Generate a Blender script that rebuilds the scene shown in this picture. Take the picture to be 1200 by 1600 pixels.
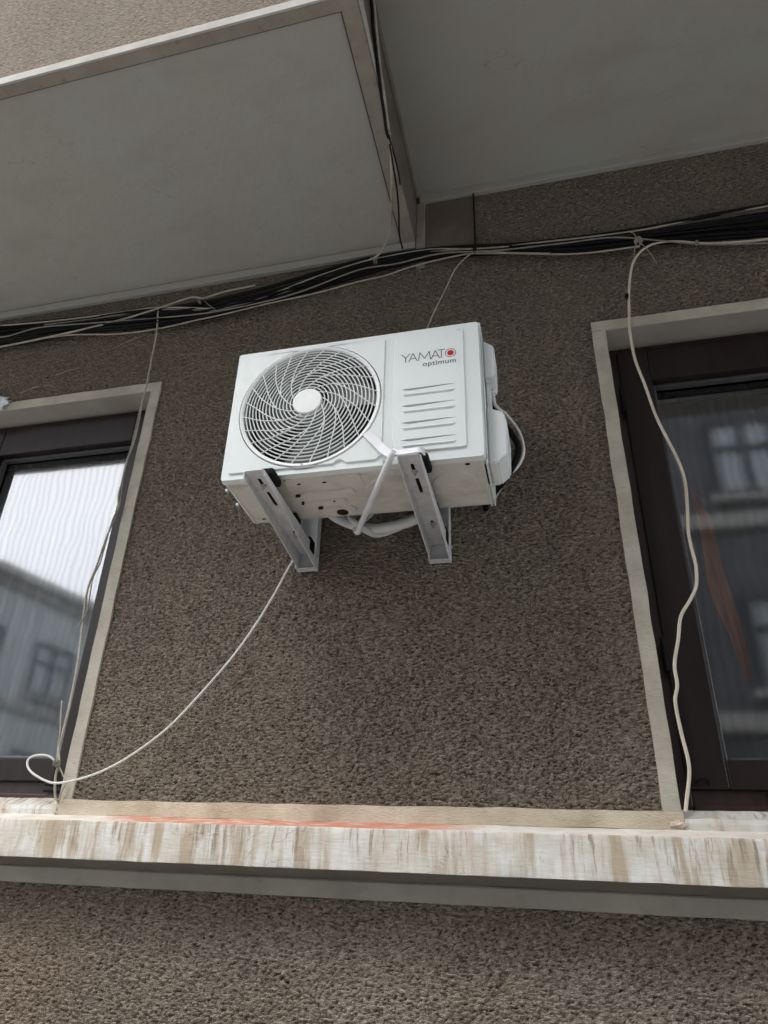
import bpy, bmesh, math, random
from mathutils import Vector, Matrix, noise
random.seed(7)
scn = bpy.context.scene
for o in list(bpy.data.objects): bpy.data.objects.remove(o)
COL = scn.collection
R = math.radians

# ---------------------------------------------------------------- camera
cam = bpy.data.cameras.new('camera'); camo = bpy.data.objects.new('camera', cam); COL.objects.link(camo)
cr, cd, cf = ((0.959951, 0.273248, 0.06188), (-0.091063, 0.513183, -0.853434), (-0.264955, 0.81362, 0.517514))   # right, down, forward of the camera in the world
camo.matrix_world = Matrix(((cr[0], -cd[0], -cf[0], 0.0), (cr[1], -cd[1], -cf[1], -2.35), (cr[2], -cd[2], -cf[2], 1.6), (0, 0, 0, 1)))
cam.sensor_fit = 'VERTICAL'; cam.sensor_height = 32.0; cam.sensor_width = 24.0
cam.lens = 1227.54 / 1600 * 32
cam.shift_x = (600 - 512.2) / 1600; cam.shift_y = (749.7 - 800) / 1600
cam.clip_start = 0.05; cam.clip_end = 500
scn.camera = camo

# ---------------------------------------------------------------- sky and sun (overcast)
SUN_EL, SUN_AZ = R(52), R(200)
w = bpy.data.worlds.new('World'); scn.world = w; w.use_nodes = True
nt = w.node_tree; nt.nodes.clear()
sky = nt.nodes.new('ShaderNodeTexSky'); sky.sky_type = 'NISHITA'; sky.sun_disc = False
sky.sun_elevation = SUN_EL; sky.sun_rotation = SUN_AZ; sky.air_density = 1.0; sky.dust_density = 4.0
mixc = nt.nodes.new('ShaderNodeMix'); mixc.data_type = 'RGBA'; mixc.inputs[0].default_value = 0.82
tc = nt.nodes.new('ShaderNodeTexCoord'); cn = nt.nodes.new('ShaderNodeTexNoise'); cn.inputs['Scale'].default_value = 2.5; cn.inputs['Detail'].default_value = 5
cr_ = nt.nodes.new('ShaderNodeValToRGB'); cr_.color_ramp.elements[0].position = .35; cr_.color_ramp.elements[1].position = .7
cr_.color_ramp.elements[0].color = (14.0, 14.6, 15.6, 1); cr_.color_ramp.elements[1].color = (17.0, 17.2, 17.6, 1)
nt.links.new(tc.outputs['Generated'], cn.inputs['Vector']); nt.links.new(cn.outputs['Fac'], cr_.inputs[0])
nt.links.new(sky.outputs[0], mixc.inputs[6]); nt.links.new(cr_.outputs[0], mixc.inputs[7])
bg = nt.nodes.new('ShaderNodeBackground'); bg.inputs[1].default_value = 0.112
wo = nt.nodes.new('ShaderNodeOutputWorld')
nt.links.new(mixc.outputs[2], bg.inputs[0]); nt.links.new(bg.outputs[0], wo.inputs[0])
sl = bpy.data.lights.new('sun', 'SUN'); sl.energy = 0.9; sl.angle = R(25); sl.color = (1.0, 0.985, 0.96)
so = bpy.data.objects.new('sun', sl); COL.objects.link(so)
so.rotation_euler = (R(90) - SUN_EL, 0, R(-20))
so.location = (0, -8, 12)
scn.view_settings.view_transform = 'Standard'; scn.view_settings.look = 'None'
scn.view_settings.exposure = 1.40; scn.view_settings.gamma = 1.0
scn.render.engine = 'CYCLES'; scn.cycles.max_bounces = 10; scn.cycles.transparent_max_bounces = 16
scn.render.resolution_x = 768; scn.render.resolution_y = 1024

# ---------------------------------------------------------------- helpers
def tag(o, label=None, cat=None, group=None, kind=None):
    if label: o['label'] = label
    if cat: o['category'] = cat
    if group: o['group'] = group
    if kind: o['kind'] = kind
    return o
def empty(name, loc=(0, 0, 0)):
    o = bpy.data.objects.new(name, None); o.location = loc; COL.objects.link(o); o.empty_display_size = .1; return o
def link(name, bm, mat, parent=None, smooth=False, autosm=None, origin=None):
    bmesh.ops.recalc_face_normals(bm, faces=bm.faces[:])
    me = bpy.data.meshes.new(name); bm.to_mesh(me); bm.free()
    if smooth or autosm:
        for p in me.polygons: p.use_smooth = True
        if autosm:
            try: me.set_sharp_from_angle(angle=R(autosm))
            except Exception: pass
    mats = mat if isinstance(mat, (list, tuple)) else [mat]
    for m in mats: me.materials.append(m)
    o = bpy.data.objects.new(name, me); COL.objects.link(o)
    if parent:
        o.parent = parent
        L = Vector((0, 0, 0)); p = parent
        while p: L += p.location; p = p.parent
        me.transform(Matrix.Translation(-L))
    return o
def box(bm, x0, x1, y0, y1, z0, z1, bev=0, seg=2):
    r = bmesh.ops.create_cube(bm, size=1.0)
    vs = r['verts']
    for v in vs:
        v.co = Vector((x0 + (v.co.x + .5) * (x1 - x0), y0 + (v.co.y + .5) * (y1 - y0), z0 + (v.co.z + .5) * (z1 - z0)))
    if bev:
        es = list({e for v in vs for e in v.link_edges})
        bmesh.ops.bevel(bm, geom=es, offset=bev, segments=seg, affect='EDGES', profile=.5)
def quad(bm, *pts):
    return bm.faces.new([bm.verts.new(p) for p in pts])
def catmull(pts, n=6):
    P = [Vector(p) for p in pts]
    if len(P) < 3: return P
    out = []
    for i in range(len(P) - 1):
        p0 = P[i - 1] if i else P[0] * 2 - P[1]; p1 = P[i]; p2 = P[i + 1]; p3 = P[i + 2] if i + 2 < len(P) else P[-1] * 2 - P[-2]
        for k in range(n):
            t = k / n
            out.append(.5 * ((2 * p1) + (-p0 + p2) * t + (2 * p0 - 5 * p1 + 4 * p2 - p3) * t * t + (-p0 + 3 * p1 - 3 * p2 + p3) * t ** 3))
    out.append(P[-1]); return out
def tube(bm, pts, r, seg=8, closed=False, flat=None):
    """sweep a circle (or a flat ribbon when flat=(half width vec)) along pts"""
    P = [Vector(p) for p in pts]; n = len(P); rings = []
    up = None
    for i in range(n):
        if closed: t = P[(i + 1) % n] - P[i - 1]
        else: t = P[min(i + 1, n - 1)] - P[max(i - 1, 0)]
        if t.length < 1e-9: t = Vector((0, 0, 1))
        t.normalize()
        if up is None:
            a = Vector((0, 1, 0)) if abs(t.y) < .9 else Vector((1, 0, 0)); up = (a - t * a.dot(t)).normalized()
        else: up = (up - t * up.dot(t)).normalized()
        s = t.cross(up); rr = r(i / (n - 1)) if callable(r) else r
        rings.append([bm.verts.new(P[i] + (up * math.cos(2 * math.pi * k / seg) + s * math.sin(2 * math.pi * k / seg)) * rr) for k in range(seg)])
    m = n if closed else n - 1
    for i in range(m):
        a, b = rings[i], rings[(i + 1) % n]
        for k in range(seg): bm.faces.new((a[k], a[(k + 1) % seg], b[(k + 1) % seg], b[k]))
    if not closed:
        bm.faces.new(rings[0][::-1]); bm.faces.new(rings[-1])
def ribbon(bm, pts, width, side, th=.0012):
    """flat band: pts centre line, side = list of side vectors"""
    P = [Vector(p) for p in pts]; prev = None; n = len(P)
    for i in range(n):
        s = Vector(side[i] if isinstance(side[0], (tuple, list, Vector)) else side).normalized()
        t = (P[min(i + 1, n - 1)] - P[max(i - 1, 0)]).normalized()
        s = (s - t * s.dot(t)).normalized(); nn = t.cross(s) * th; s = s * width / 2
        q = [bm.verts.new(P[i] + s + nn), bm.verts.new(P[i] - s + nn), bm.verts.new(P[i] - s - nn), bm.verts.new(P[i] + s - nn)]
        if prev:
            for k in range(4): bm.faces.new((prev[k], prev[(k + 1) % 4], q[(k + 1) % 4], q[k]))
        else: bm.faces.new(q)
        prev = q
    bm.faces.new(prev[::-1])
def rrect(x0, x1, z0, z1, r, n=5):
    out = []
    for cx, cz, a0 in ((x1 - r, z1 - r, 0), (x0 + r, z1 - r, 90), (x0 + r, z0 + r, 180), (x1 - r, z0 + r, 270)):
        for k in range(n + 1):
            a = R(a0 + 90 * k / n); out.append((cx + r * math.cos(a), cz + r * math.sin(a)))
    return out
def circle(cx, cz, r, n=72): return [(cx + r * math.cos(2 * math.pi * k / n), cz + r * math.sin(2 * math.pi * k / n)) for k in range(n)]
def inset(poly, d):
    """move a CCW polygon inwards by d"""
    n = len(poly); out = []
    for i in range(n):
        a = Vector(poly[i - 1]); b = Vector(poly[i]); c = Vector(poly[(i + 1) % n])
        e1 = (b - a).normalized(); e2 = (c - b).normalized()
        n1 = Vector((-e1.y, e1.x)); n2 = Vector((-e2.y, e2.x)); m = n1 + n2
        if m.length < 1e-6: m = n1
        m.normalize(); k = d / max(.35, m.dot(n1)); out.append(tuple(b + m * k))
    return out
def plate(bm, outer, holes, w0, w1, chamfer, fn):
    """raised plate: skirt from outer at depth w0 to the inset outline at depth w1, top face with holes, hole walls back to w0"""
    top = inset(outer, chamfer) if chamfer else outer
    V0 = [bm.verts.new(fn(u, v, w0)) for u, v in outer]; V1 = [bm.verts.new(fn(u, v, w1)) for u, v in top]
    n = len(outer)
    for i in range(n): bm.faces.new((V0[i], V0[(i + 1) % n], V1[(i + 1) % n], V1[i]))
    es = [bm.edges.get((V1[i], V1[(i + 1) % n])) or bm.edges.new((V1[i], V1[(i + 1) % n])) for i in range(n)]
    for h in holes:
        H = [bm.verts.new(fn(u, v, w1)) for u, v in h]; G = [bm.verts.new(fn(u, v, w0)) for u, v in h]; m = len(h)
        for i in range(m):
            bm.faces.new((H[i], H[(i + 1) % m], G[(i + 1) % m], G[i])); es.append(bm.edges.get((H[i], H[(i + 1) % m])))
    bmesh.ops.triangle_fill(bm, edges=es, use_beauty=True)
def disc(bm, c, r, fn, w, w2=None, n=20):
    V = [bm.verts.new(fn(u, v, w)) for u, v in circle(c[0], c[1], r, n)]; bm.faces.new(V)
    if w2 is not None:
        U = [bm.verts.new(fn(u, v, w2)) for u, v in circle(c[0], c[1], r, n)]
        for i in range(n): bm.faces.new((V[i], V[(i + 1) % n], U[(i + 1) % n], U[i]))
        bm.faces.new(U[::-1])
def front(u, v, w): return Vector((u, w, v))
def under(u, v, w): return Vector((u, v, w))

# ---------------------------------------------------------------- materials
def mat(name, base=(.5, .5, .5), rough=.6, metal=0, spec=.5):
    m = bpy.data.materials.new(name); m.use_nodes = True
    b = m.node_tree.nodes['Principled BSDF']
    b.inputs['Base Color'].default_value = (*base, 1); b.inputs['Roughness'].default_value = rough
    b.inputs['Metallic'].default_value = metal; b.inputs['Specular IOR Level'].default_value = spec
    return m
class N:
    def __init__(s, m): s.m = m; s.t = m.node_tree; s.b = s.t.nodes['Principled BSDF']; s.o = s.t.nodes['Material Output']; s.tc = s.t.nodes.new('ShaderNodeTexCoord')
    def coords(s, scale=(1, 1, 1), loc=(0, 0, 0)):
        n = s.t.nodes.new('ShaderNodeMapping'); n.inputs['Scale'].default_value = scale; n.inputs['Location'].default_value = loc
        s.t.links.new(s.tc.outputs['Object'], n.inputs[0]); return n.outputs[0]
    def noise(s, vec, scale, detail=3, rough=.55, dist=0):
        n = s.t.nodes.new('ShaderNodeTexNoise'); n.inputs['Scale'].default_value = scale; n.inputs['Detail'].default_value = detail
        n.inputs['Roughness'].default_value = rough; n.inputs['Distortion'].default_value = dist; s.t.links.new(vec, n.inputs['Vector']); return n.outputs['Fac']
    def voro(s, vec, scale, feat='F1'):
        n = s.t.nodes.new('ShaderNodeTexVoronoi'); n.feature = feat; n.inputs['Scale'].default_value = scale; s.t.links.new(vec, n.inputs['Vector']); return n.outputs['Distance']
    def ramp(s, fac, stops):
        n = s.t.nodes.new('ShaderNodeValToRGB'); e = n.color_ramp.elements
        while len(e) < len(stops): e.new(.5)
        for k, (p, c) in enumerate(stops): e[k].position = p; e[k].color = (*c, 1) if len(c) == 3 else c
        s.t.links.new(fac, n.inputs[0]); return n.outputs[0]
    def math(s, op, a, b=None, c=None):
        n = s.t.nodes.new('ShaderNodeMath'); n.operation = op
        for i, v in enumerate((a, b, c)):
            if v is None: continue
            if isinstance(v, (int, float)): n.inputs[i].default_value = v
            else: s.t.links.new(v, n.inputs[i])
        return n.outputs[0]
    def mix(s, fac, a, b, blend='MIX'):
        n = s.t.nodes.new('ShaderNodeMix'); n.data_type = 'RGBA'; n.blend_type = blend
        for i, v in ((0, fac), (6, a), (7, b)):
            if isinstance(v, (int, float)): n.inputs[i].default_value = v
            elif isinstance(v, tuple): n.inputs[i].default_value = (*v, 1)
            else: s.t.links.new(v, n.inputs[i])
        return n.outputs[2]
    def sep(s, vec=None):
        n = s.t.nodes.new('ShaderNodeSeparateXYZ'); s.t.links.new(vec or s.tc.outputs['Object'], n.inputs[0]); return n.outputs
    def rng(s, v, a, b, c=0., d=1., smooth=True):
        n = s.t.nodes.new('ShaderNodeMapRange'); n.interpolation_type = 'SMOOTHSTEP' if smooth else 'LINEAR'
        for i, q in enumerate((a, b, c, d)): n.inputs[i + 1].default_value = q
        s.t.links.new(v, n.inputs[0]); return n.outputs[0]
    def color(s, c): s.t.links.new(c, s.b.inputs['Base Color'])
    def rough(s, c): s.t.links.new(c, s.b.inputs['Roughness'])
    def bump(s, h, strength=.5, dist=.01):
        n = s.t.nodes.new('ShaderNodeBump'); n.inputs['Strength'].default_value = strength; n.inputs['Distance'].default_value = dist
        s.t.links.new(h, n.inputs['Height']); s.t.links.new(n.outputs[0], s.b.inputs['Normal'])
    def disp(s, h, scale, mid=.5):
        n = s.t.nodes.new('ShaderNodeDisplacement'); n.inputs['Scale'].default_value = scale; n.inputs['Midlevel'].default_value = mid
        s.t.links.new(h, n.inputs['Height']); s.t.links.new(n.outputs[0], s.o.inputs['Displacement'])
        s.m.displacement_method = 'BOTH'

def stucco():
    m = mat('stucco', rough=.95, spec=.12); n = N(m)
    v = n.coords((.86, 1, 2.35)); vt = n.coords((.86, 1, 2.35), (3.1, 0, 0))
    # wrinkled drag marks of a roughcast: warped ridges plus grains
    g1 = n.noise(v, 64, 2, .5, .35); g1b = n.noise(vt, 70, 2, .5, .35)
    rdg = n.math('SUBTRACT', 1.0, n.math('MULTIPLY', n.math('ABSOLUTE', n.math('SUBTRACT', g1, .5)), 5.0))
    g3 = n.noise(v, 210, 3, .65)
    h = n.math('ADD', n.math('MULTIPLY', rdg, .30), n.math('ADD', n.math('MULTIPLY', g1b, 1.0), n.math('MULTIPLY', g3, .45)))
    big = n.noise(n.coords(), 1.3, 5, .62); mid = n.noise(n.coords((1, 1, .6)), 6, 4, .62); big2 = n.noise(n.coords((1, 1, 1), (7, 0, 2)), 2.4, 4, .6)
    base = n.ramp(big, [(.3, (.212, .170, .133)), (.5, (.242, .199, .156)), (.7, (.266, .227, .175))])
    base = n.mix(n.rng(mid, .38, .7, 0, .4), base, (.192, .157, .134))
    base = n.mix(n.rng(big2, .5, .7, 0, .4), base, (.212, .192, .150))
    speck = n.rng(n.noise(v, 150, 2, .6), .66, .78)
    base = n.mix(n.math('MULTIPLY', speck, .45), base, (.44, .395, .33))
    # shade in the pits and light on the crests, painted in by relief height
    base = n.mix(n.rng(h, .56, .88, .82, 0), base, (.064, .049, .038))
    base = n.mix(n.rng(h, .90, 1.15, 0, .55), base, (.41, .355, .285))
    # scuffed pale lime marks low on the wall and a rusty patch at its left
    x, y, z = n.sep()
    fl = n.math('MULTIPLY', n.rng(n.noise(n.coords((.35, 1, 2.2), (2, 0, 6)), 55, 3, .7), .70, .74), n.rng(n.noise(n.coords((1, 1, 1), (5, 5, 5)), 2.2, 3), .52, .62))
    base = n.mix(n.math('MULTIPLY', fl, .75), base, (.56, .53, .46))
    def blob(cx, cz, rx, rz):
        dx = n.math('DIVIDE', n.math('SUBTRACT', x, cx), rx); dz = n.math('DIVIDE', n.math('SUBTRACT', z, cz), rz)
        return n.math('ADD', n.math('MULTIPLY', dx, dx), n.math('MULTIPLY', dz, dz))
    sp = n.noise(n.coords((1, 1, 2.2)), 45, 3, .7)
    for cx, cz, rx, rz, k in ((-.53, 1.50, .22, .10, .5), (.05, 1.55, .35, .12, .25), (-.75, 1.62, .35, .05, .35), (-1.2, 2.30, .25, .03, .25)):
        f = n.rng(blob(cx, cz, rx, rz), 0, 1.2, k, 0)
        base = n.mix(n.math('MULTIPLY', f, n.rng(sp, .5, .68, .15, 1)), base, (.48, .45, .40))
    base = n.mix(n.rng(blob(-1.62, 1.5, .28, .25), 0, 1.3, .30, 0), base, (.27, .19, .135))
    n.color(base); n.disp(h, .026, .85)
    return m
def plaster(name, c1, c2, scale=6, bump=.25, stain=None, rough=.85, fine=180, bd=.002):
    m = mat(name, rough=rough, spec=.25); n = N(m)
    a = n.noise(n.coords(), scale, 5, .62); b = n.noise(n.coords(), fine, 3, .6)
    c = n.ramp(a, [(.32, c1), (.68, c2)])
    if stain: c = n.mix(n.rng(n.noise(n.coords((1, 1, .25)), scale * 3.1, 4, .65), .55, .75, 0, .5), c, stain)
    c = n.mix(n.rng(b, .62, .8, 0, .25), c, tuple(q * .55 for q in c1))
    n.color(c); n.bump(n.math('ADD', b, n.math('MULTIPLY', a, 2)), bump, bd); return m
def soffit():
    m = mat('soffit_plaster', rough=.8, spec=.25); n = N(m)
    a = n.noise(n.coords(), 1.5, 4, .6); b = n.noise(n.coords((1, 2.2, 1), (4, 2, 0)), 2.4, 5, .6); d = n.noise(n.coords(), 60, 3)
    c = n.ramp(a, [(.3, (.375, .395, .365)), (.5, (.385, .365, .335)), (.7, (.385, .385, .345))])
    c = n.mix(n.rng(b, .5, .75, 0, .5), c, (.32, .295, .27))
    c = n.mix(n.rng(n.noise(n.coords((1, 1, 1), (9, 1, 3)), 9, 3, .7), .70, .76, 0, .25), c, (.16, .14, .12))
    ck = n.noise(n.coords((1, 1, 1), (2, 6, 1)), 1.7, 5, .55, .6)
    ckm = n.math('MULTIPLY', n.rng(n.math('ABSOLUTE', n.math('SUBTRACT', ck, .5)), 0, .0016, 1, 0), n.rng(n.noise(n.coords(), 1.4, 2), .50, .60))
    c = n.mix(n.math('MULTIPLY', ckm, .45), c, (.17, .15, .13))
    c = n.mix(n.rng(n.noise(n.coords((1, 3.5, 1), (3, 3, 0)), 16, 4, .65), .62, .78, 0, .22), c, (.47, .46, .43))
    n.color(c); n.bump(n.math('ADD', n.math('MULTIPLY', d, .3), b), .45, .008); return m
def ledge_mat():
    m = mat('peeling_white_paint', rough=.8, spec=.25); n = N(m); x, y, z = n.sep()
    wob = n.math('MULTIPLY', n.math('SUBTRACT', n.noise(n.coords(), 22, 3), .5), .008)
    cb = n.t.nodes.new('ShaderNodeCombineXYZ'); n.t.links.new(n.math('ADD', x, wob), cb.inputs[0]); n.t.links.new(n.math('MULTIPLY', z, .10), cb.inputs[2]); n.t.links.new(n.math('MULTIPLY', y, .3), cb.inputs[1])
    s1 = n.noise(cb.outputs[0], 24, 4, .62); s2 = n.noise(cb.outputs[0], 75, 4, .65); big = n.noise(n.coords((1, 1, .5), (2, 0, 1)), 3.6, 4, .6)
    c = n.ramp(n.noise(n.coords(), 12, 5, .65), [(.33, (.52, .475, .395)), (.52, (.60, .575, .52)), (.7, (.66, .655, .63))])
    # runs start at the top edge and end at uneven heights
    run = n.rng(n.math('ADD', z, n.math('MULTIPLY', n.math('SUBTRACT', s2, .5), .16)), 1.78, 1.88)
    c = n.mix(n.math('MULTIPLY', n.rng(s1, .46, .61, 0, .9), n.rng(big, .30, .54, .15, 1)), c, (.40, .32, .225))
    c = n.mix(n.math('MULTIPLY', n.rng(s2, .49, .64, 0, .9), n.math('MULTIPLY', run, n.rng(n.noise(n.coords((1, 1, .4), (4, 0, 8)), 6, 3), .38, .55))), c, (.27, .205, .145))
    c = n.mix(n.rng(big, .60, .72, 0, .45), c, (.45, .36, .245))
    c = n.mix(n.rng(n.noise(n.coords((1, 1, .3), (1, 7, 0)), 8, 3), .66, .76, 0, .45), c, (.55, .36, .30))
    c = n.mix(n.rng(n.noise(n.coords((1, 1, .4), (8, 2, 0)), 7, 4, .65), .62, .70, 0, .6), c, (.68, .70, .70))
    cw = n.noise(n.coords((1, 1, 2.0), (0, 3, 0)), 4.2, 3, .6, 1.2)
    crm = n.math('MULTIPLY', n.rng(n.math('ABSOLUTE', n.math('SUBTRACT', cw, .5)), 0, .006, 1, 0), n.rng(n.noise(n.coords(), 5, 2), .48, .56))
    c = n.mix(n.math('MULTIPLY', crm, .65), c, (.20, .15, .12))
    chips = n.rng(n.noise(n.coords((1, 1, 1)), 38, 4, .7), .66, .70); c = n.mix(n.math('MULTIPLY', chips, .45), c, (.38, .32, .26))
    n.color(c)
    n.bump(n.math('ADD', n.math('MULTIPLY', n.noise(n.coords((.5, 1, 3)), 38, 4, .65), 1), n.math('MULTIPLY', chips, -.6)), .38, .005); return m
def lip_mat():
    m = mat('lip_render', rough=.85, spec=.2); n = N(m); x, y, z = n.sep()
    c = n.ramp(n.noise(n.coords(), 18, 4), [(.35, (.62, .56, .48)), (.65, (.74, .70, .64))])
    e = n.math('ADD', x, n.math('MULTIPLY', n.math('SUBTRACT', n.noise(n.coords(), 12, 3), .5), .3))
    f = n.math('MULTIPLY', n.rng(e, -1.42, -1.25), n.rng(e, -.42, -.22, 1, 0))
    n.color(n.mix(n.math('MULTIPLY', f, n.rng(n.noise(n.coords((.4, 1, 1)), 40, 3), .30, .54, .30, .88)), c, (.54, .195, .11)))
    n.bump(n.noise(n.coords((.4, 1, 1)), 60, 4), .8, .006); return m
def trim_mat(name, c1, c2, bump=.35):
    m = mat(name, rough=.9, spec=.2); n = N(m)
    a = n.noise(n.coords(), 9, 4, .6); b = n.noise(n.coords((.5, 1, 1.8)), 130, 3, .6)
    c = n.ramp(a, [(.3, c1), (.7, c2)])
    c = n.mix(n.rng(n.noise(n.coords((.6, 1, 4)), 45, 3, .6), .60, .72, 0, .35), c, tuple(q * .5 for q in c1))
    c = n.mix(n.rng(b, .6, .8, 0, .3), c, tuple(q * .6 for q in c1))
    n.color(c); n.bump(n.math('ADD', b, n.math('MULTIPLY', a, 1.5)), bump, .004); return m
def metal_white():
    m = mat('white_enamel', (.66, .68, .66), .38, 0, .5); n = N(m)
    a = n.noise(n.coords(), 3, 4, .6); c = n.ramp(a, [(.3, (.635, .68, .665)), (.7, (.69, .725, .71))])
    c = n.mix(n.rng(n.noise(n.coords((1, 1, .4)), 22, 4, .7), .60, .78, 0, .22), c, (.50, .49, .45))
    n.color(c); n.rough(n.rng(n.noise(n.coords(), 30, 3), .3, .7, .3, .5)); n.bump(n.noise(n.coords(), 260, 2), .05, .001); return m
def pan_mat():
    m = mat('base_pan_enamel', (.6, .58, .52), .4, 0, .5); n = N(m)
    a = n.noise(n.coords((1, 1.6, 1)), 7, 5, .65, .6); c = n.ramp(a, [(.3, (.50, .465, .41)), (.52, (.64, .615, .56)), (.75, (.58, .57, .52))])
    c = n.mix(n.rng(n.noise(n.coords((2, 1, 1)), 26, 4, .7), .60, .75, 0, .45), c, (.42, .36, .30))
    n.color(c); n.rough(n.rng(a, .3, .7, .28, .5)); n.bump(a, .25, .004); return m
def galv(name, c=(.68, .685, .70), rough=.42):
    m = mat(name, c, rough, .12, .5); n = N(m)
    v = n.voro(n.coords(), 120); a = n.noise(n.coords(), 26, 4)
    n.color(n.mix(n.rng(a, .35, .7, 0, .6), n.mix(n.rng(v, 0, .8, 0, .3), c, tuple(q * .8 for q in c)), tuple(q * .72 for q in c)))
    n.rough(n.rng(a, .3, .7, rough - .08, rough + .15)); return m
def noisy(name, c1, c2, scale=20, rough=.5, spec=.4, bump=.1, metal=0, sc=(1, 1, 1)):
    m = mat(name, c1, rough, metal, spec); n = N(m); a = n.noise(n.coords(sc), scale, 4, .6)
    n.color(n.ramp(a, [(.32, c1), (.7, c2)])); n.bump(a, bump, .002); return m
def glass_mat():
    m = bpy.data.materials.new('window_glass'); m.use_nodes = True; t = m.node_tree; t.nodes.remove(t.nodes['Principled BSDF'])
    out = t.nodes['Material Output']; tr = t.nodes.new('ShaderNodeBsdfTransparent'); tr.inputs[0].default_value = (.92, .94, .94, 1)
    gl = t.nodes.new('ShaderNodeBsdfGlossy'); gl.inputs['Roughness'].default_value = .05
    tc_ = t.nodes.new('ShaderNodeTexCoord')
    # wavy light and dark lines of the sky reflection, painted into the gloss tint
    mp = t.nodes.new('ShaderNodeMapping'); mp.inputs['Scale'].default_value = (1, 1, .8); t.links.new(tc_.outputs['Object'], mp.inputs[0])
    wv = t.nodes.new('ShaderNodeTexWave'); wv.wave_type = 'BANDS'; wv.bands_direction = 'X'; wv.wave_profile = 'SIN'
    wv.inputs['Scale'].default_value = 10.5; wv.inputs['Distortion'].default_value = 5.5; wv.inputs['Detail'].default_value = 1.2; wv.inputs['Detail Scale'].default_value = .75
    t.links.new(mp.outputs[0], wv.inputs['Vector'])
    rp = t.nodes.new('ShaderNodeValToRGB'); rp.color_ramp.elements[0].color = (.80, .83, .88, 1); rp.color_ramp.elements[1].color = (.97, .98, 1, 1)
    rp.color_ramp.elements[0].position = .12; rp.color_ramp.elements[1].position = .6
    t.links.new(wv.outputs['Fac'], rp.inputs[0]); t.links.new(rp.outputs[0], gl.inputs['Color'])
    bn = t.nodes.new('ShaderNodeTexNoise'); bn.inputs['Scale'].default_value = 2.2; t.links.new(tc_.outputs['Object'], bn.inputs['Vector'])
    bu = t.nodes.new('ShaderNodeBump'); bu.inputs['Strength'].default_value = .025; bu.inputs['Distance'].default_value = .02
    t.links.new(bn.outputs['Fac'], bu.inputs['Height']); t.links.new(bu.outputs[0], gl.inputs['Normal'])
    lw = t.nodes.new('ShaderNodeFresnel'); lw.inputs['IOR'].default_value = 1.9
    ma = t.nodes.new('ShaderNodeMath'); ma.operation = 'MULTIPLY_ADD'; ma.inputs[1].default_value = 1.25; ma.inputs[2].default_value = .06
    t.links.new(lw.outputs[0], ma.inputs[0])
    mx = t.nodes.new('ShaderNodeMixShader'); t.links.new(ma.outputs[0], mx.inputs[0]); t.links.new(tr.outputs[0], mx.inputs[1]); t.links.new(gl.outputs[0], mx.inputs[2])
    t.links.new(mx.outputs[0], out.inputs[0]); return m
def sheer(name, c, alpha):
    m = mat(name, c, .9, 0, .1); n = N(m); t = m.node_tree
    tl = t.nodes.new('ShaderNodeBsdfTranslucent'); tl.inputs[0].default_value = (*c, 1)
    tp = t.nodes.new('ShaderNodeBsdfTransparent'); a = t.nodes.new('ShaderNodeMixShader'); a.inputs[0].default_value = .35
    t.links.new(n.b.outputs[0], a.inputs[1]); t.links.new(tl.outputs[0], a.inputs[2])
    b = t.nodes.new('ShaderNodeMixShader'); b.inputs[0].default_value = alpha
    t.links.new(tp.outputs[0], b.inputs[1]); t.links.new(a.outputs[0], b.inputs[2]); t.links.new(b.outputs[0], n.o.inputs[0]); return m

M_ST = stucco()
M_SOF = soffit()
M_BORDER = plaster('border_plaster', (.26, .225, .195), (.33, .295, .255), 8, .3, (.17, .14, .12))
M_WHITE_TRIM = plaster('white_painted_edge', (.42, .395, .355), (.54, .52, .48), 10, .3, (.45, .42, .37))
M_TRIM = trim_mat('window_surround_plaster', (.35, .315, .255), (.48, .445, .375))
M_STRIP = trim_mat('sill_band_plaster', (.42, .345, .245), (.62, .545, .43), .7)
M_REV = plaster('reveal_plaster', (.30, .275, .245), (.37, .35, .31), 6, .2)
M_LEDGE = ledge_mat(); M_LIP = lip_mat()
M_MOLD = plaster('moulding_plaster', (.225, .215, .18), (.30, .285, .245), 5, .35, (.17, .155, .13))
M_WOOD = noisy('dark_brown_frame', (.028, .013, .011), (.045, .021, .017), 30, .32, .5, .15, 0, (1, 1, .1))
M_SASH = noisy('charcoal_sash', (.014, .0090, .0082), (.022, .0148, .0132), 30, .42, .25, .1, 0, (1, 1, .1))
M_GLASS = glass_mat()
M_BLACK = mat('black_rubber', (.007, .007, .008), .75, 0, .15)
M_HOLE = mat('dark_hole', (.006, .006, .006), .9, 0, .1); M_PANHOLE = mat('pan_hole', (.030, .020, .014), .9, 0, .1)
M_ENAMEL = metal_white(); M_PAN = pan_mat()
M_PLASTIC = noisy('white_plastic', (.66, .69, .695), (.72, .74, .74), 9, .5, .4, .05)
M_GALV = galv('galvanised_steel'); M_GALV_D = galv('steel_bolt', (.45, .45, .46), .3)
M_STRAP = noisy('white_strap', (.62, .63, .66), (.70, .70, .72), 30, .45, .4, .1)
M_HOSE = noisy('grey_hose', (.50, .51, .51), (.64, .65, .64), 20, .5, .4, .15)
M_GRILLE = noisy('grille_plastic', (.70, .72, .71), (.78, .79, .78), 9, .45, .4, .03)
M_CBL_LIGHT = noisy('light_cable_sheath', (.30, .265, .21), (.44, .40, .33), 24, .6, .3, .05)
M_CBL_CREAM = noisy('cream_cable_sheath', (.50, .42, .32), (.62, .56, .47), 9, .55, .3, .05)
M_CBL_WHITE = noisy('white_cable_sheath', (.60, .59, .55), (.70, .69, .65), 20, .5, .3, .05)
M_CBL_GREY = noisy('grey_cable_sheath', (.20, .185, .16), (.30, .275, .24), 24, .6, .3, .05)
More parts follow.
